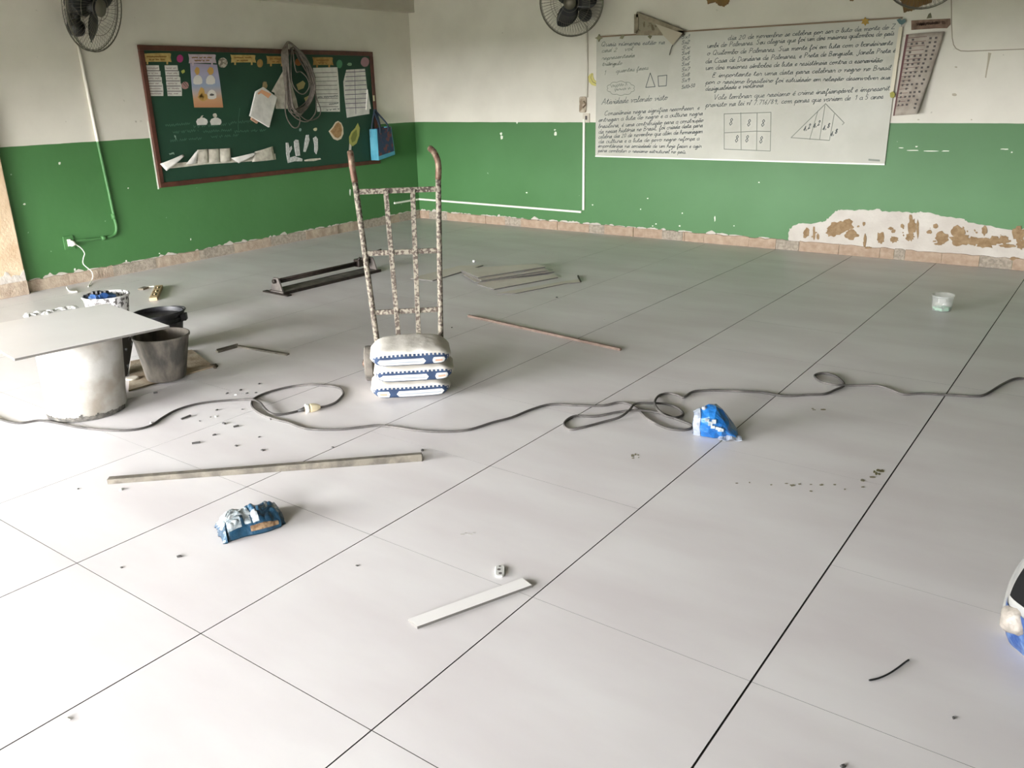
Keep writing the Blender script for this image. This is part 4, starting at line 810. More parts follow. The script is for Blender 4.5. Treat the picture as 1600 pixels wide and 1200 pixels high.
# ---- drum with a tile laid on it
DRUM = mat('cement_smeared_white_drum', lin((180, 178, 172)), .7, 0, lin((148, 140, 128)), 6, .45, .68, 7, bump=.25, bscale=20)
dc = V((-4.247, 2.017, 0)); dt = V((-4.235, 2.035, 0))
t = thing('plastic_drum', dc, 'large pale drum smeared with cement carrying the white slab', 'drum')
b = MB(); prof = [(0.172, .002), (.184, .006), (.190, .02), (.192, .10), (.1935, .125), (.1945, .13), (.1965, .2), (.2005, .3), (.204, .405), (.206, .41), (.200, .41), (.196, .40), (.185, .05), (.16, .03)]
b.lathe(prof, dc, NZ, 56)
for i, p in enumerate(b.v): b.v[i] = p+(dt-dc)*(p.z/.41)
smooth_angle(b.build('drum_body', DRUM, t), 35)
def foot_band():
    g = MB(); rnd = random.Random(8); n = 60
    for k in range(n):
        a = -1.9+2.6*k/n; a2 = -1.9+2.6*(k+1)/n; h = .022+.02*abs(noise.noise(V((k*.33, 1, 0))))*2*max(0, math.sin(math.pi*k/n)); 
        P = lambda aa, z, r: V((dc.x+r*math.cos(aa), dc.y+r*math.sin(aa), z))
        g.hexa([P(a, .003, .186), P(a2, .003, .186), P(a2, .003, .190), P(a, .003, .190), P(a, h, .190), P(a2, h, .190), P(a2, h, .1935), P(a, h, .1935)])
    return g
foot_band().build('dried_mortar_rim', mat('dark_mortar_crust', lin((74, 72, 68)), .9, 0, lin((120, 116, 108)), 30, bump=.6), t)
zs = .41; SA, SBc, SD = F(30, 559, zs+.011), F(265, 509, zs+.011), F(160, 474, zs+.011)
e1 = (SBc-SA); e1.z = 0; ln = .735; e1.normalize(); e2 = V((-e1.y, e1.x, 0)); 
SLAB = mat('white_glazed_slab', (0.80, 0.78, 0.76), .3, 0, (0.84, 0.825, 0.81), 2)
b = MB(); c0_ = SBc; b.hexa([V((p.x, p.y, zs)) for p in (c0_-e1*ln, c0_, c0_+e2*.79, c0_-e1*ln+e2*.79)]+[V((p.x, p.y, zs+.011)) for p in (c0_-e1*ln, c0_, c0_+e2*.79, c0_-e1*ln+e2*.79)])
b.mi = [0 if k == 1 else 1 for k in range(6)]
slab = tag(b.build('ceramic_slab', [SLAB, SHADED_BODY]), 'white ceramic slab lying like a table top on the drum', 'slab')
# crumbled white scraps lying along the back edge of the slab
rnd = random.Random(4)
for k, (x, y, r) in enumerate([(46,490,.035),(62,486,.03),(80,484,.028),(98,480,.03),(112,478,.035),(72,487,.02)]):
    p = F(x, y+3, zs+.011); b = MB(); b.lathe([(r, 0), (r*.95, .006), (r*.5, .012), (0, .013)], p, NZ, 12, lambda a, h, k=k: 1+.3*math.sin(a*3+k)+.15*math.sin(a*7+k*2))
    tag(b.build('paper_scrap', SWHITE), 'white crumb of filler along the back edge of the slab', 'scrap', 'filler crumbs on the slab')

# ---- buckets
def bucket(name, c, rb, rt_, h, m, label, minside=None, lean=V((0, 0, 0)), ribs=(), rim=.006, z0=0.0):
    c = V((c[0], c[1], z0)); t = thing(name, c, label, 'bucket')
    prof = [(rb*.96, 0), (rb, .004)]
    zs_ = sorted(set([.004+(h-.004)*k/8 for k in range(1, 9)]))
    for z in zs_: prof.append((rb+(rt_-rb)*z/h, z))
    prof += [(rt_+rim, h-.012), (rt_+rim, h), (rt_-.003, h), (rt_-.004-(rt_-rb)*.1, h*.88), (rb+(rt_-rb)*.3-.004, h*.3), (rb-.01, .012)]
    b = MB(); b.lathe(prof, c, NZ, 44)
    for i, p in enumerate(b.v): b.v[i] = p+lean*((p.z-z0)/h)
    smooth_angle(b.build('bucket_body', m, t), 35)
    for z in ribs:
        r = rb+(rt_-rb)*z/h; g = MB(); g.lathe([(r-.002, z-.007), (r+.007, z-.005), (r+.007, z+.005), (r-.002, z+.007)], c+lean*(z/h), NZ, 44); smooth_angle(g.build('rib', m, t))
    return t
GB = mat('cement_grey_bucket', lin((112, 105, 95)), .85, 0, lin((72, 69, 64)), 9, .42, .62, 7, bump=.4, bscale=30, stretch=(1.5, 1.5, .5))
KB = mat('black_rubber_bucket', lin((34, 34, 38)), .5, 0, lin((74, 74, 80)), 14, .55, .7)
WB_ = mat('splattered_white_bucket', lin((214, 212, 210)), .6, 0, lin((88, 84, 82)), 40, .50, .56, 8)
DB = mat('dark_splashed_bucket', lin((54, 52, 50)), .7, 0, lin((150, 156, 164)), 24, .60, .68)
DIRT = mat('dirty_board', lin((138, 122, 100)), .9, 0, lin((172, 160, 140)), 9, .4, .65, bump=.4)
bd = [F(201, 612, 0), F(335, 574, 0), F(300, 548, 0), F(204, 566, 0)]
dirt = tag(MB().prism(bd, NZ, .009).build('mixing_board', DIRT, bevel=.001), 'brown dirty board on the floor under the grey mortar bucket', 'board')
tg = bucket('mortar_bucket', (-4.352, 2.545), .107, .150, .265, GB, 'grey cement-crusted mortar bucket nearest the slab corner', lean=V((.035, -.013, 0)), z0=.0095, rim=.004)
tk = bucket('rubber_bucket', (-4.944, 2.905), .118, .152, .24, KB, 'black ribbed bucket with handle behind the slab corner', ribs=(.205, .178))
hp = []
for k in range(25):
    a = math.radians(-60+k*180/24); hp.append(V((-4.944+.165*math.cos(a), 2.905+.165*math.sin(a), .235+.012*math.sin(math.pi*k/24))))
MB().tube(hp, .0045, 6).build('handle', ALU if False else KB, tk, True)
MB().obox(V((-4.944, 2.905, .21))+RT.normalized()*.162, V((.012, .012, 0)), V((-.02, .02, 0)), NZ*.022).build('handle_lug', KB, tk, bevel=.004)
tw = bucket('plaster_bucket', (-5.742, 3.004), .120, .150, .24, WB_, 'white splattered bucket with a blue sack inside, behind the slab')
BLU = mat('blue_plastic_film', lin((36, 70, 122)), .4, 0, lin((66, 98, 146)), 14, .4, .65, bump=.4, bscale=30)
b = MB(); cc = V((-5.772, 2.982, .175))
b.lathe([(.088, 0), (.092, .04), (.088, .06), (.062, .075), (.03, .07), (0, .065)], cc, NZ, 24, lambda a, h: 1+.12*math.sin(a*3)+.06*math.sin(a*8+h*40))
for i, p in enumerate(b.v): b.v[i] = p+NZ*(noise.noise(p*22)*.02)
tag(b.build('blue_sack', BLU), 'crumpled blue plastic stuffed into the white bucket', 'plastic')
for k in range(4):
    p = V((-5.772, 2.982, .247))+RT*(-.045+.03*k); tag(MB().obox(p+UP*.004, RT*.007, V((0, .012, 0)), NZ*(.012+.004*(k % 2))).build('rubble_bit', BLACK), 'small black scrap on the blue plastic in the white bucket', 'scrap', 'scraps in the white bucket')
bucket('splashed_bucket', (-4.672, 2.40), .080, .158, .255, DB, 'dark bucket with white splashes between drum and grey bucket')
p = F(207, 592, .0095); b = MB(); b.lathe([(.034, 0), (.036, .003), (.034, .008), (.028, .009), (0, .0085)], p, NZ, 24); tag(b.build('round_disc', PAPERW), 'small round white disc beside the drum', 'disc')
b = MB(); p = F(333, 572, .0085); rr = random.Random(3)
for k in range(7):
    q = p+V((rr.uniform(-.035, .03), rr.uniform(-.03, .03), 0)); bb_ = MB(); r = rr.uniform(.008, .016); bb_.lathe([(r, 0), (r*1.1, r*.5), (r*.4, r), (0, r)], V((q.x, q.y, .0)), NZ, 7, lambda a, h, k=k: 1+.25*math.sin(a*2+k))
    tag(bb_.build('mortar_crumb', mat('dark_crumb', lin((72, 64, 52)), .9)), 'dark mortar crumb at the tip of the dirty board', 'crumb', 'mortar crumbs at the board tip')

# ---- spirit level, brush, small white hook
t = thing('spirit_level', F(246, 456), 'short yellow-tan spirit level standing on edge behind the buckets', 'level')
a_, b_ = F(240, 470), F(251, 446); dd = (b_-a_); dl = min(dd.length, .5); d1 = dd.normalized(); s1 = V((-d1.y, d1.x, 0))
YL = mat('worn_yellow_body', lin((200, 178, 140)), .6, 0, lin((176, 152, 116)), 18)
MB().obox(a_+d1*dl/2+NZ*.013, d1*dl/2, s1*.030, NZ*.013).build('level_body', YL, t, bevel=.003)
for f_ in (.25, .5, .78): MB().obox(a_+d1*dl*f_+NZ*.0265, d1*.042, s1*.018, NZ*.001).build('vial_window', mat('vial_dark', lin((84, 58, 38)), .4), t)
for f_ in (.25, .5, .78): MB().tube([a_+d1*dl*f_+NZ*.028-d1*.025, a_+d1*dl*f_+NZ*.028+d1*.025], .006, 8).build('vial', mat('vial_cream', lin((220, 196, 150)), .3), t, True)
t = thing('paint_brush', F(226, 453), 'flat brush with pale handle lying beside the spirit level', 'brush')
pa, pb_ = F(220, 453.5), F(229, 450.5); MB().bar(pa+NZ*.008, pb_+NZ*.008, .05, .015).build('bristles', mat('grey_bristle', lin((120, 112, 96)), .9, 0, lin((90, 84, 72)), 60), t)
MB().bar(pb_+NZ*.01, F(241, 449)+NZ*.01, .022, .012).build('brush_handle', WHITEP, t, bevel=.003)
tag(MB().tube(catmull([F(104.5,449,.02), F(106,452,.012), F(109,455,.008), F(114,456,.008), F(121,455.3,.008)], 4), .007, 6).build('white_hook', WHITEP, None, True), 'small white bent hook on the floor by the left wall', 'hook')

# ---- tile cutter
t = thing('tile_cutter', F(490, 445), 'long dark manual tile cutter lying on the floor', 'tile cutter')
ca_, cb_ = F(433, 459), F(585, 423); cdir = (cb_-ca_); L_ = cdir.length; cdir.normalize(); cs = V((-cdir.y, cdir.x, 0))
if cs.dot(NF) > 0: cs = -cs          # cs points away from the camera
CM = mat('dusty_dark_steel', lin((96, 90, 86)), .6, .3, lin((126, 118, 112)), 16); CK = mat('dark_steel', lin((44, 36, 32)), .5, .4, lin((60, 52, 46)), 20)
MB().obox(ca_+cdir*L_/2+NZ*.014, cdir*L_/2, cs*.085, NZ*.008).build('base_plate', CM, t, bevel=.003)
for s in (-1, 1): MB().obox(ca_+cdir*L_/2+cs*.085*s+NZ*.012, cdir*L_/2, cs*.006, NZ*.012).build('base_edge', CK, t)
MB().obox(ca_-cdir*.0+NZ*.005, cdir*.022, cs*.16, NZ*.005).build('foot_bar', CK, t)
for z in (.105, .085): MB().tube([ca_+cdir*.03+cs*.02+NZ*z, ca_+cdir*(L_-.03)+cs*.02+NZ*z], .011, 10).build('guide_rod', CK, t, True)
for q in (.02, L_-.02):
    MB().prism([ca_+cdir*(q-.008)+cs*(.02+y)+NZ*z for y, z in ((-.075, .02), (-.05, .09), (-.03, .128), (.03, .128), (.05, .09), (.075, .02))], cdir, .016).build('end_bracket', CM, t, bevel=.002)
MB().tube([ca_+cdir*.01+cs*.02+NZ*.1, ca_-cdir*.012+cs*.02+NZ*.1], .018, 10).build('rod_bolt', CK, t, True)
q = L_-.14; MB().obox(ca_+cdir*q+cs*.02+NZ*.1, cdir*.055, cs*.035, NZ*.035).build('cutting_carriage', CK, t, bevel=.008)
for k in range(4): MB().tube([ca_+cdir*(q-.05+.03*k)+cs*.02+NZ*.10, ca_+cdir*(q-.05+.034*k)-cs*.03+NZ*(.155-.01*(k % 2))], .009, 6).build('carriage_knob', CK, t, True)
MB().tube(catmull([ca_+cdir*(q+.04)+cs*.02+NZ*.12, ca_+cdir*(q+.16)+cs*.03+NZ*.155, ca_+cdir*(q+.27)+cs*.03+NZ*.17], 4), .010, 8).build('lever', CK, t, True)

# ---- stack of tile offcuts
OFF = mat('offcut_glaze', lin((206, 199, 186)), .45, 0, lin((214, 208, 197)), 4)
def off(px, z, th, label, m=OFF, group='tile offcuts on the floor'):
    p = [F(x, y, z+th) for x, y in px]
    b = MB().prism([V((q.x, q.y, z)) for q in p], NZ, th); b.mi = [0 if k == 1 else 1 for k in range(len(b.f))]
    o = b.build('tile_offcut', [m, SHADED_BODY]); return tag(o, label, 'tile', group)
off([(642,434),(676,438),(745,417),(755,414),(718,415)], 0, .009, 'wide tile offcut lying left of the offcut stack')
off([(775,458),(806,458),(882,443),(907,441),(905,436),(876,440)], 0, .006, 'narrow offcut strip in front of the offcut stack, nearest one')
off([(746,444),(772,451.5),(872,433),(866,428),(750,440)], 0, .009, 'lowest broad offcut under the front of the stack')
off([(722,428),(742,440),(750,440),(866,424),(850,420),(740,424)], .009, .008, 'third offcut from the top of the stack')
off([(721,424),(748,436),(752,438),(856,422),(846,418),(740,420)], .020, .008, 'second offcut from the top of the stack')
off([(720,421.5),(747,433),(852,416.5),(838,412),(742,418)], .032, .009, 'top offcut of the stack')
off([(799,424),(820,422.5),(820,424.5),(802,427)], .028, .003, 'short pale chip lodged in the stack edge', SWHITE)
tag(MB().bar(F(903, 432)+NZ*.006, F(907, 441)+NZ*.006, .012, .012).build('dark_rod', CK), 'short dark rod at the right end of the offcuts', 'rod')
tag(MB().box(tuple(F(741, 409.5)-V((.012, .012, 0))), tuple(F(741, 409.5)+V((.012, .012, .02)))).build('white_crumb', SWHITE), 'white crumb behind the offcut stack', 'crumb')

# ---- angle profile, batten, straightedge, offcut, clip
t = thing('angle_profile', F(372, 543), 'L-shaped grey metal profile bent near one end on the floor', 'profile')
p1, p2, p3 = F(339, 551), F(372, 542), F(450, 555)
MB().bar(p1+NZ*.006, p2+NZ*.006, .028, .012).build('short_arm', CEMENT_ALU, t); MB().bar(p2+NZ*.005, p3+NZ*.005, .028, .010).build('long_arm', CEMENT_ALU, t)
MB().bar(p1+NZ*.012+U*0, p2+NZ*.012, .006, .022).build('flange', CEMENT_ALU, t)
tag(MB().bar(F(732, 495)+NZ*.008, F(970, 548)+NZ*.008, .020, .016).build('wooden_batten', WOODR, bevel=.002), 'long thin reddish wooden batten on the floor behind the sacks', 'batten')
t = thing('straightedge', F(414, 740), 'long cement-smeared aluminium straightedge in the foreground', 'straightedge')
pa, pb_ = F(168, 757), F(660, 721); d1 = (pb_-pa).normalized(); s1 = V((-d1.y, d1.x, 0)); s1 = s1 if s1.dot(NF) < 0 else -s1
tw_ = .026
def sec(p, k): return [p+NZ*0, p+s1*.034, p+s1*.034+NZ*.022*k, p+NZ*.022*k]
a4, b4 = sec(pa, 1), sec(pb_, 1); a4 = [p for p in a4]; b4 = [b4[0], b4[1]+s1*.0, b4[2]+NZ*.008, b4[3]+NZ*.012]
MB().hexa([a4[0], b4[0], b4[1], a4[1], a4[3], b4[3], b4[2], a4[2]]).build('hollow_bar', CEMENT_ALU, t, bevel=.002)
MB().obox(pb_+d1*.001+s1*.017+NZ*.014, d1*.0015, s1*.012, NZ*.009).build('open_end', BLACK, t)
b = MB(); rr = random.Random(2)
off2 = [(638,968),(648,979),(652,981),(828,914),(832,916),(826,909),(816,903)]
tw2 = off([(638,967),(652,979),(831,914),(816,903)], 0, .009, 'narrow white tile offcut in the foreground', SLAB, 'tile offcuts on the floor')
t = thing('plastic_clip', F(781, 893), 'small white plastic clip with two holes on the floor', 'clip')
c = F(781, 894); rx, ry = RT.copy(), V((FW.x, FW.y, 0)).normalized(); rx.z = 0; rx.normalize()
MB().prism([c+rx*x+ry*y for x, y in [(-.015,-.026),(-.008,-.034),(.008,-.034),(.016,-.024),(.017,.022),(.012,.034),(-.008,.034),(-.016,.026)]], NZ, .007).build('clip_body', SWHITE, t, bevel=.002)
for x, y in ((-.003, .006), (.002, -.018)): MB().lathe([(.006, 0), (.006, .0006), (0, .0006)], c+rx*x+ry*y+NZ*.007, NZ, 12).build('hole', PRINT, t)
MB().lathe([(.004, 0), (.004, .0006), (0, .0006)], c+ry*.026+NZ*.007, NZ, 12).build('hole', PRINT, t)
tag(MB().tube(catmull([F(1358,1063,.003), F(1372,1060,.003), F(1388,1053,.003), F(1402,1044,.003), F(1415,1034,.003), F(1420,1031,.003)], 4), .0026, 6).build('cable_offcut', BLACK, None, True), 'short curved black cable offcut in the right foreground', 'cable')

# ---- crumpled plastic packet, white and blue
t = thing('plastic_packet', F(400, 815), 'crumpled teal-blue and white plastic packet in the left foreground', 'packet')
pc = F(400, 836); ax = (F(452, 818)-F(352, 843)); ax.z = 0; Lp = ax.length; ax.normalize(); ay = V((-ax.y, ax.x, 0)); Dp = .17
def pk(u, v, up_=True, k=0):
    s, q = u*2-1, v*2-1
    ends = 1-abs(s)**5; prof = max(0, 1-abs(q)**2.4)**.6*max(0, ends)**.55
    n1 = noise.noise(V((s*2.6, q*1.8, 3)))*.018+abs(noise.noise(V((s*5, q*3.5, 9))))*.010
    z = .004+(.062*prof+n1*prof) if up_ else .001
    wob = noise.noise(V((s*2, 5, 1)))*.012; yy = q*Dp/2*(1-.10*s*s)+wob+(.018*s if abs(s) > .85 else 0)
    jag = noise.noise(V((q*5, s*2, 2)))*.02*(abs(s)**8)
    return pc+ay*(Dp/2)+ax*(s*Lp/2+jag)+ay*yy+NZ*(z+k)
TEAL = mat('teal_blue_film', lin((20, 52, 74)), .28, 0, lin((34, 70, 94)), 20, .4, .6, bump=.5, bscale=45, coat=.4)
WFILM = mat('white_print_film', lin((164, 170, 172)), .35, 0, lin((124, 134, 138)), 34, .5, .6, bump=.5, bscale=45, coat=.3)
b = MB(); b.grid(lambda u, v: pk(u, v), 60, 30); b.grid(lambda u, v: pk(u, v, False), 34, 18); o = b.build('film_body', TEAL, t)
def pk_patch(u0, u1, v0, v1, m, nm, k=.0015, f=None):
    g = MB(); g.grid(lambda u, v: pk((u0+(u1-u0)*u) if f is None else (u0+(f(v)-u0)*u), v0+(v1-v0)*v, True, k), 20, 14); return g.build(nm, m, t)
pk_patch(.02, .40, .35, .97, WFILM, 'white_print', f=lambda v: .52-.16*v)
pk_patch(.10, .32, .07, .34, WFILM, 'white_print'); pk_patch(.37, .47, .09, .42, WFILM, 'white_print'); pk_patch(.49, .59, .09, .42, WFILM, 'white_print')
pk_patch(.44, .88, .012, .060, mat('biscuit_print', lin((106, 78, 52)), .5, 0, lin((150, 124, 94)), 60, .42, .58), 'biscuit_print')
pk_patch(.76, .80, .45, .95, WFILM, 'white_print')

# ---- blue bag with white mouth
t = thing('blue_bag', F(1118, 684), 'crumpled bright blue plastic bag with a white mouth', 'bag')
a0, a1 = F(1086, 684), F(1152, 688); ax = (a1-a0); ax.z = 0; Lb = ax.length; ax.normalize(); ay = V((-ax.y, ax.x, 0))
BB = mat('bright_blue_film', lin((20, 88, 154)), .3, 0, lin((36, 108, 172)), 22, .4, .65, bump=.6, bscale=50, coat=.3)
rings = [(0.02, .050, .112), (.10, .060, .120), (.16, .066, .122), (.30, .080, .140), (.45, .085, .142), (.60, .080, .120), (.75, .070, .086), (.88, .060, .048), (.97, .055, .022), (1.0, .05, .008)]
def bagring(f, wd, ht, k=1.0, n=22, dx=0):
    out = []
    for j in range(n):
        a = 2*math.pi*j/n; x = wd*math.cos(a); z = ht/2+ht/2*math.sin(a)
        if math.sin(a) < -.6: z = ht*.02
        p = a0+ax*(f*Lb+dx)+ay*(.06+x*k)+NZ*max(.001, ht/2+(z-ht/2)*k)
        out.append(p+V((noise.noise(p*28)*.012, noise.noise(p*28+V((9, 0, 0)))*.012, abs(noise.noise(p*26))*.010 if z > .02 else 0)))
    return out
def loft(R, m, nm, cap=False, solid=0):
    b = MB(); n = len(R[0])
    for r in R: b.v += r
    for i in range(len(R)-1):
        for j in range(n): b.face([i*n+j, i*n+(j+1) % n, (i+1)*n+(j+1) % n, (i+1)*n+j])
    if cap: b.face([(len(R)-1)*n+j for j in range(n)])
    return b.build(nm, m, t, False, solid=solid)
loft([bagring(*r) for r in rings[1:]], BB, 'bag_body', True)
MW = mat('milky_film', lin((156, 162, 172)), .35, 0, lin((132, 140, 152)), 40, bump=.4)
loft([bagring(-.02, .050, .100, dx=-.006), bagring(.05, .060, .118), bagring(.11, .063, .123)], MW, 'white_mouth', solid=.002)
loft([bagring(.05, .058, .115, .85), bagring(.12, .045, .10, .8), bagring(.22, .02, .06, .6)], BB, 'mouth_lining', True)
WBB = mat('milky_film', lin((214, 220, 228)), .3)
g = MB(); g.grid(lambda u, v: a0+ax*(Lb*(.55+.55*u))+ay*(-.02+.045*v-.006*math.sin(u*7))+NZ*(.006+.020*math.sin(math.pi*u)*v+.004*math.sin(u*14)), 12, 4); g.build('white_tail', MW, t, False, solid=.002)
g = MB()
for k, (f, z) in enumerate([(.26,.10),(.34,.085),(.40,.07),(.42,.095),(.50,.065),(.56,.06),(.62,.058)]):
    p = a0+ax*(f*Lb)+ay*(.06-.078*math.sqrt(max(.05, 1-((z-.07)/.075)**2)))-ay*.012+NZ*z; g.obox(p, ax*(.007 if k > 3 else .009), ay*.002, NZ*(.007+.003*(k % 2)))
g.build('white_lettering', WFILM, t)
b = MB(); b.lathe([(0, -.012), (.010, -.006), (.013, 0), (.009, .008), (0, .012)], a0+ax*.035+ay*.05+NZ*.128, NZ, 10); b.build('knot', MW, t)

# ---- wrapped sack cut by the right edge of the picture
cR = F(1655, 1010); t = thing('wrapped_sack', cR, 'plastic-wrapped blue and white sack with a black panel at the right edge', 'sack')
FILM = mat('cloudy_wrap', lin((158, 157, 152)), .3, 0, lin((130, 132, 132)), 14, .4, .65, bump=.5, bscale=18, coat=.4)
BL2 = mat('wrap_blue', lin((38, 66, 116)), .35, 0, lin((80, 104, 142)), 24, .45, .6, bump=.5, bscale=40)
def egg(z, a):
    h = .33; q = z/h; r = .155*(1-max(0, q-.35)**2*1.15)*(1-.25*max(0, .25-q)*4*max(0, .25-q)*4*.6); return r*(1+.04*math.sin(a*3+q*3)+.02*math.sin(a*9))
prof = [(0, 0)]+[(1, z) for z in (.004, .03, .07, .12, .17, .22, .27, .31, .33)]
def egg_mesh(a0_, a1_, z0_, z1_, k, na=24, nz=14):
    g = MB(); g.grid(lambda u, v: cR+V((math.cos(a0_+(a1_-a0_)*u), math.sin(a0_+(a1_-a0_)*u), 0))*(egg(z0_+(z1_-z0_)*v, a0_+(a1_-a0_)*u)+k)+NZ*(z0_+(z1_-z0_)*v), na, nz); return g
g = egg_mesh(0, 2*math.pi, .0, .33, 0, 48, 20); g.f.append([20*49+i for i in range(48)]); g.mi.append(0); g.build('wrap_body', FILM, t, True)
av = math.atan2(-cR.y, -cR.x)      # side towards the camera
left = av-math.pi/2
egg_mesh(av-1.05, av+.9, .16, .325, .004).build('black_panel', mat('matt_black_panel', (.006, .006, .006), .85, spec=.15), t, True)
egg_mesh(av-1.35, av+.9, .004, .13, .003).build('blue_print', BL2, t, True)
b = MB(); pq = cR+V((math.cos(av-.85), math.sin(av-.85), 0))*.15+NZ*.10; b.lathe([(.035, -.02), (.044, 0), (.034, .02), (.012, .03), (0, .03)], pq, V((math.cos(av-.85), math.sin(av-.85), .3)), 18, lambda a, h: 1+.12*math.sin(a*4)); b.build('taped_knot', mat('taped_film', lin((158, 150, 140)), .5, 0, lin((130, 124, 116)), 30, bump=.4), t, True)

# ---- clear jar with green stuff in the bottom
jc = V((-.971, 6.44, 0)); t = thing('plastic_jar', jc, 'clear crinkled plastic cup with green bits in the bottom', 'cup')
CLEAR = mat('clear_plastic', (.7, .72, .68), .12, 0, trans=.0, alpha=.22, spec=.8)
b = MB(); b.lathe([(.058, .001), (.064, .006), (.066, .03), (.068, .07), (.072, .10), (.078, .115), (.076, .116), (.069, .10), (.064, .07), (.061, .02), (.056, .005)], jc, NZ, 30, lambda a, h: 1+.025*math.sin(a*11)*(h > .06)+.03*math.sin(a*2+1)*(h > .09)); b.build('cup_wall', CLEAR, t, True)
GR = mat('mint_bits', lin((132, 190, 156)), .6)
for k in range(7):
    a = k*.9+.3; q = jc+V((math.cos(a), math.sin(a), 0))*.038+NZ*.016; MB().obox(q, V((math.cos(a+1), math.sin(a+1), .1))*.016, V((-math.sin(a+1), math.cos(a+1), 0))*.011, NZ*.009).build('green_bit', GR, t)
MB().lathe([(.050, .003), (.052, .008), (0, .009)], jc, NZ, 24).build('green_base', mat('dark_mint', lin((64, 108, 82)), .7), t)
b = MB(); b.obox(jc+V((-.0, -.02, .075)), V((.022, .012, 0)), V((-.004, .006, 0)), NZ*.016); b.build('crumpled_film', SWHITE, t, bevel=.005)

# ---- cables on the floor
CAB = mat('grey_rubber_cable', lin((74, 71, 68)), .7, 0, lin((102, 98, 94)), 5, .5, .62)
CABD = mat('dark_rubber_cable', lin((58, 55, 52)), .7, 0, lin((84, 80, 77)), 5, .55, .65)
def floor_path(px, r, lifts={}): return catmull([F(x, y, r+lifts.get(i, 0)) for i, (x, y) in enumerate(px)], 6)
t = thing('power_cable', F(420, 645), 'dark tool cable coming from the left and ending in a plug', 'cable')
P1 = [(-30,640),(0,655),(30,661),(60,657),(85,660),(120,667),(165,672),(205,672),(235,665),(255,652),(275,641),(300,633),(330,628),(370,625),(393,624),(406,629),(413,637),(422,645),(436,648),(455,645),(470,641)]
MB().tube(floor_path(P1, .0058, {14: .010, 15: .012, 16: .012, 17: .012}), .0058, 8).build('cord', CABD, t, True)
pa, pb_ = F(466, 642, .012), F(479, 638.5, .014); MB().tube([pa, pa*.5+pb_*.5, pb_], [.007, .010, .018], 12).build('plug', DKGREY, t, True)
t = thing('extension_cable', F(1000, 640), 'long grey extension cable looping across the floor to the right', 'cable')
P2 = [(498,636.5),(510,634.5),(524,629),(533,621),(536.5,614),(530,606),(510,602.5),(480,601.5),(450,605),(420,612.5),(400,621),(393,629),(396,638),(410,648),(430,655),(450,660),(470,667.5),(490,671),(530,671),(560,668),(590,665),(620,668),(650,672.5),(690,674.5),(730,672),(770,660),(800,652),(830,640),(860,632),(900,633.5),(940,634),(965,629),(982,631),(997,640),(1013,655),(1040,668.5),(1065,672),(1080,669),(1079,663),(1055,654),(1030,645),(1005,641.5),(985,641.5),(960,645),(930,650.5),(900,650),(886,656),(881.5,664),(890,671),(910,668),(940,660),(968,652),(983,641),(993,631),(1020,630),(1045,632),(1062,640),(1067,648),(1055,652.5),(1040,649.5),(1028,640),(1023,628),(1030,618),(1045,614.5),(1060,618),(1068,621),(1083,612),(1110,610),(1150,611),(1190,613),(1225,618.5),(1260,617),(1288,615.5),(1305,609),(1319,602),(1312,592),(1300,585.5),(1285,583),(1274,585.5),(1274,590),(1285,597),(1305,601),(1330,602),(1370,602.5),(1395,610),(1412,616),(1440,615),(1480,617),(1520,619),(1540,616),(1565,601),(1585,592),(1605,592),(1640,598)]
lf = {41: .006, 42: .010, 43: .006, 51: .012, 52: .020, 53: .014, 54: .008, 58: .006, 59: .010, 60: .012, 61: .012, 80: .012, 81: .012, 73: .0, 38: .004, 39: .004}
MB().tube(floor_path(P2, .0062, lf), .0062, 8).build('cord', CAB, t, True)
IV = mat('ivory_socket', lin((222, 210, 178)), .45, 0, lin((200, 186, 152)), 20)
pa, pb_ = F(477, 638.8, .02), F(500, 635.5, .016); d1 = (pb_-pa); ll = d1.length
b = MB(); b.lathe([(.0, 0), (.021, 0), (.023, .004), (.023, ll*.22), (.020, ll*.25), (.020, ll*.30), (.023, ll*.34), (.023, ll*.55), (.018, ll*.8), (.010, ll), (0, ll)], pa, d1, 16); sk = smooth_angle(b.build('socket', IV, t))
b = MB(); b.lathe([(.0235, ll*.02), (.0245, ll*.05), (.0245, ll*.18), (.0235, ll*.2)], pa, d1, 16); b.build('socket_ring', SWHITE, sk)

# ---- rubble, snips and footprints on the tiles
rr = random.Random(12); RBM = mat('dark_snip', lin((70, 68, 66)), .7)
bits = [(283,656,298,650),(300,694,313,692),(365,668,373,666),(348,662,352,663),(240,615,246,614),(422,656,428,655)]
LB = ['long black strip snip beside the tool cable, left of the loop', 'black strip snip lying alone above the straightedge', 'black snip left of the cable loop', 'stubby black snip left of the cable loop', 'black snip close to the dirty board edge', 'pale snip under the cable loop']
for k, (xa, ya, xb, yb) in enumerate(bits):
    tag(MB().bar(F(xa, ya)+NZ*.004, F(xb, yb)+NZ*.004, .010, .007).build('rubber_snip', RBM, bevel=.001), LB[k], 'snip')
tiny = [(368,617),(386,615),(339,641),(329,652),(312,658),(337,651),(379,640),(335,680),(355,615),(405,600),(236,661),(369,697),(520,699),(400,614),(405,683),(190,765),(122,764),(410,704),(190,887),(280,870),(944,500),(706,512),(660,704),(652,710),(558,884),(104,1125),(1317,1198),(1490,1122),(376,610),(870,465),(878,467)]
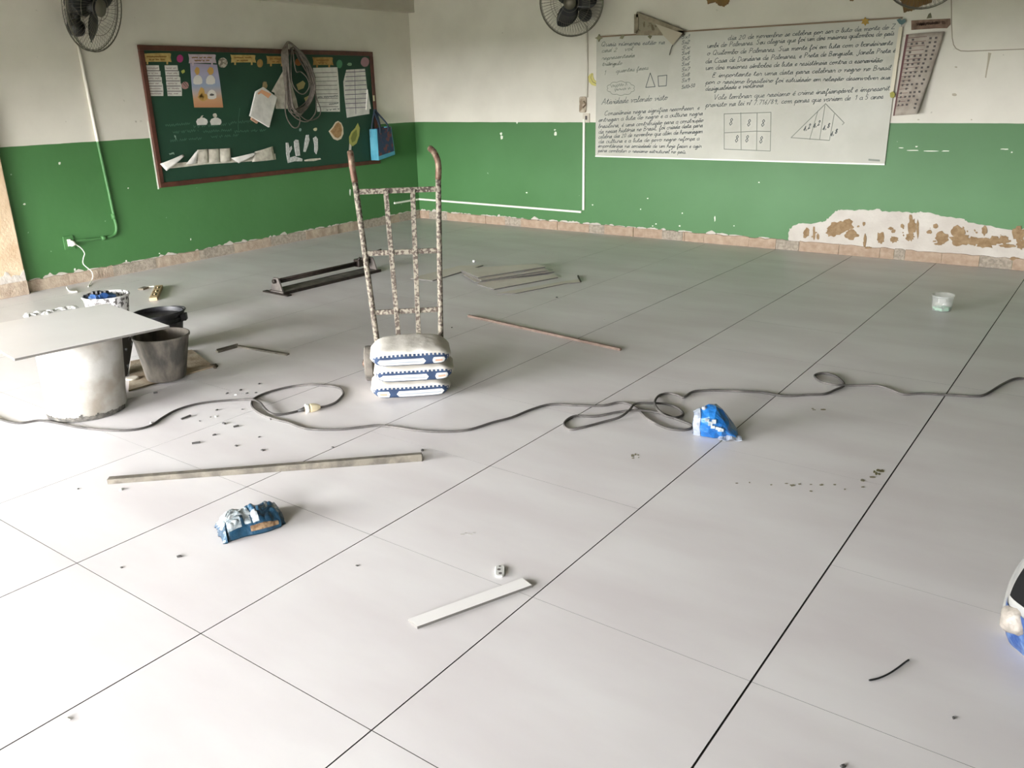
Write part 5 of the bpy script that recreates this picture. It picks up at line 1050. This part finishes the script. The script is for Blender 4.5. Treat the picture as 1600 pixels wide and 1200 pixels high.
for k, (x, y) in enumerate(tiny):
    p = F(x, y); r = rr.uniform(.004, .009); m = RBM if k % 5 else SWHITE
    b = MB(); b.lathe([(r, 0), (r*1.1, r*.4), (r*.5, r*.8), (0, r*.8)], p, NZ, 6, lambda a, h, k=k: 1+.3*math.sin(a*2+k))
    tag(b.build('rubble_crumb', m), *(('tiny dark crumb of rubble scattered on the floor tiles', 'crumb', 'dark rubble crumbs on the floor') if k % 5 else ('tiny white crumb of rubble scattered on the floor tiles', 'crumb', 'white rubble crumbs on the floor')))
STN = mat('dried_footprint', lin((128, 122, 100)), .8); STD = mat('dark_footprint', lin((104, 98, 66)), .8)
def stain(spots, m, label):
    b = MB()
    for k, (x, y, rx, ry) in enumerate(spots): b.prism([F(px, py, .0003) for px, py in blobpx(x, y, rx, ry, 10, k, .3)], NZ, .0006)
    return tag(b.build('floor_stain', m), label, 'stain')
stain([(1369,740,2,2.5),(1373,735,4,2),(1378,736,3,2.5),(1366,737,2,2),(1374,741,2.5,1.5)], STD, 'olive paw-like stain at the right end of the trail')
trail = [(1363,745.5,4.5,1.6),(1348,750.5,3.5,2),(1348,761,2.2,1),(1320,764.5,1.8,1),(1304.5,757.5,2.6,1),(1283.5,757.5,3,1.2),(1267,767.5,2.4,1),(1267,757,2.4,.8),(1249,756.5,2.2,1),(1238,758.3,4,1.6),(1229,755.5,2.5,.8),(1205,757.5,1.8,.8),(1171,754,1.2,.9),(1151,755,2.8,.7)]
stain(trail, STN, 'row of faint brown drip stains trailing over the tile')
stain([(988,712,2,2.2),(993,710,1.5,1.5),(989,716,1.8,.8),(997,711,1.4,1),(998,715,1,.7)], STN, 'small scribble-like stain below the cable tangle')
stain([(1286,640,4,1.2),(1270,638.5,2,.8),(1272,640.5,2.4,.6)], STN, 'pair of short brown stains right of the blue bag')
stain([(722,835,3,.7),(728,833,2,.6),(735,835,3,.6),(740,832.5,2,.6)], mat('pale_scuff', lin((186, 182, 176)), .7), 'faint grey scuff above the white plastic clip')
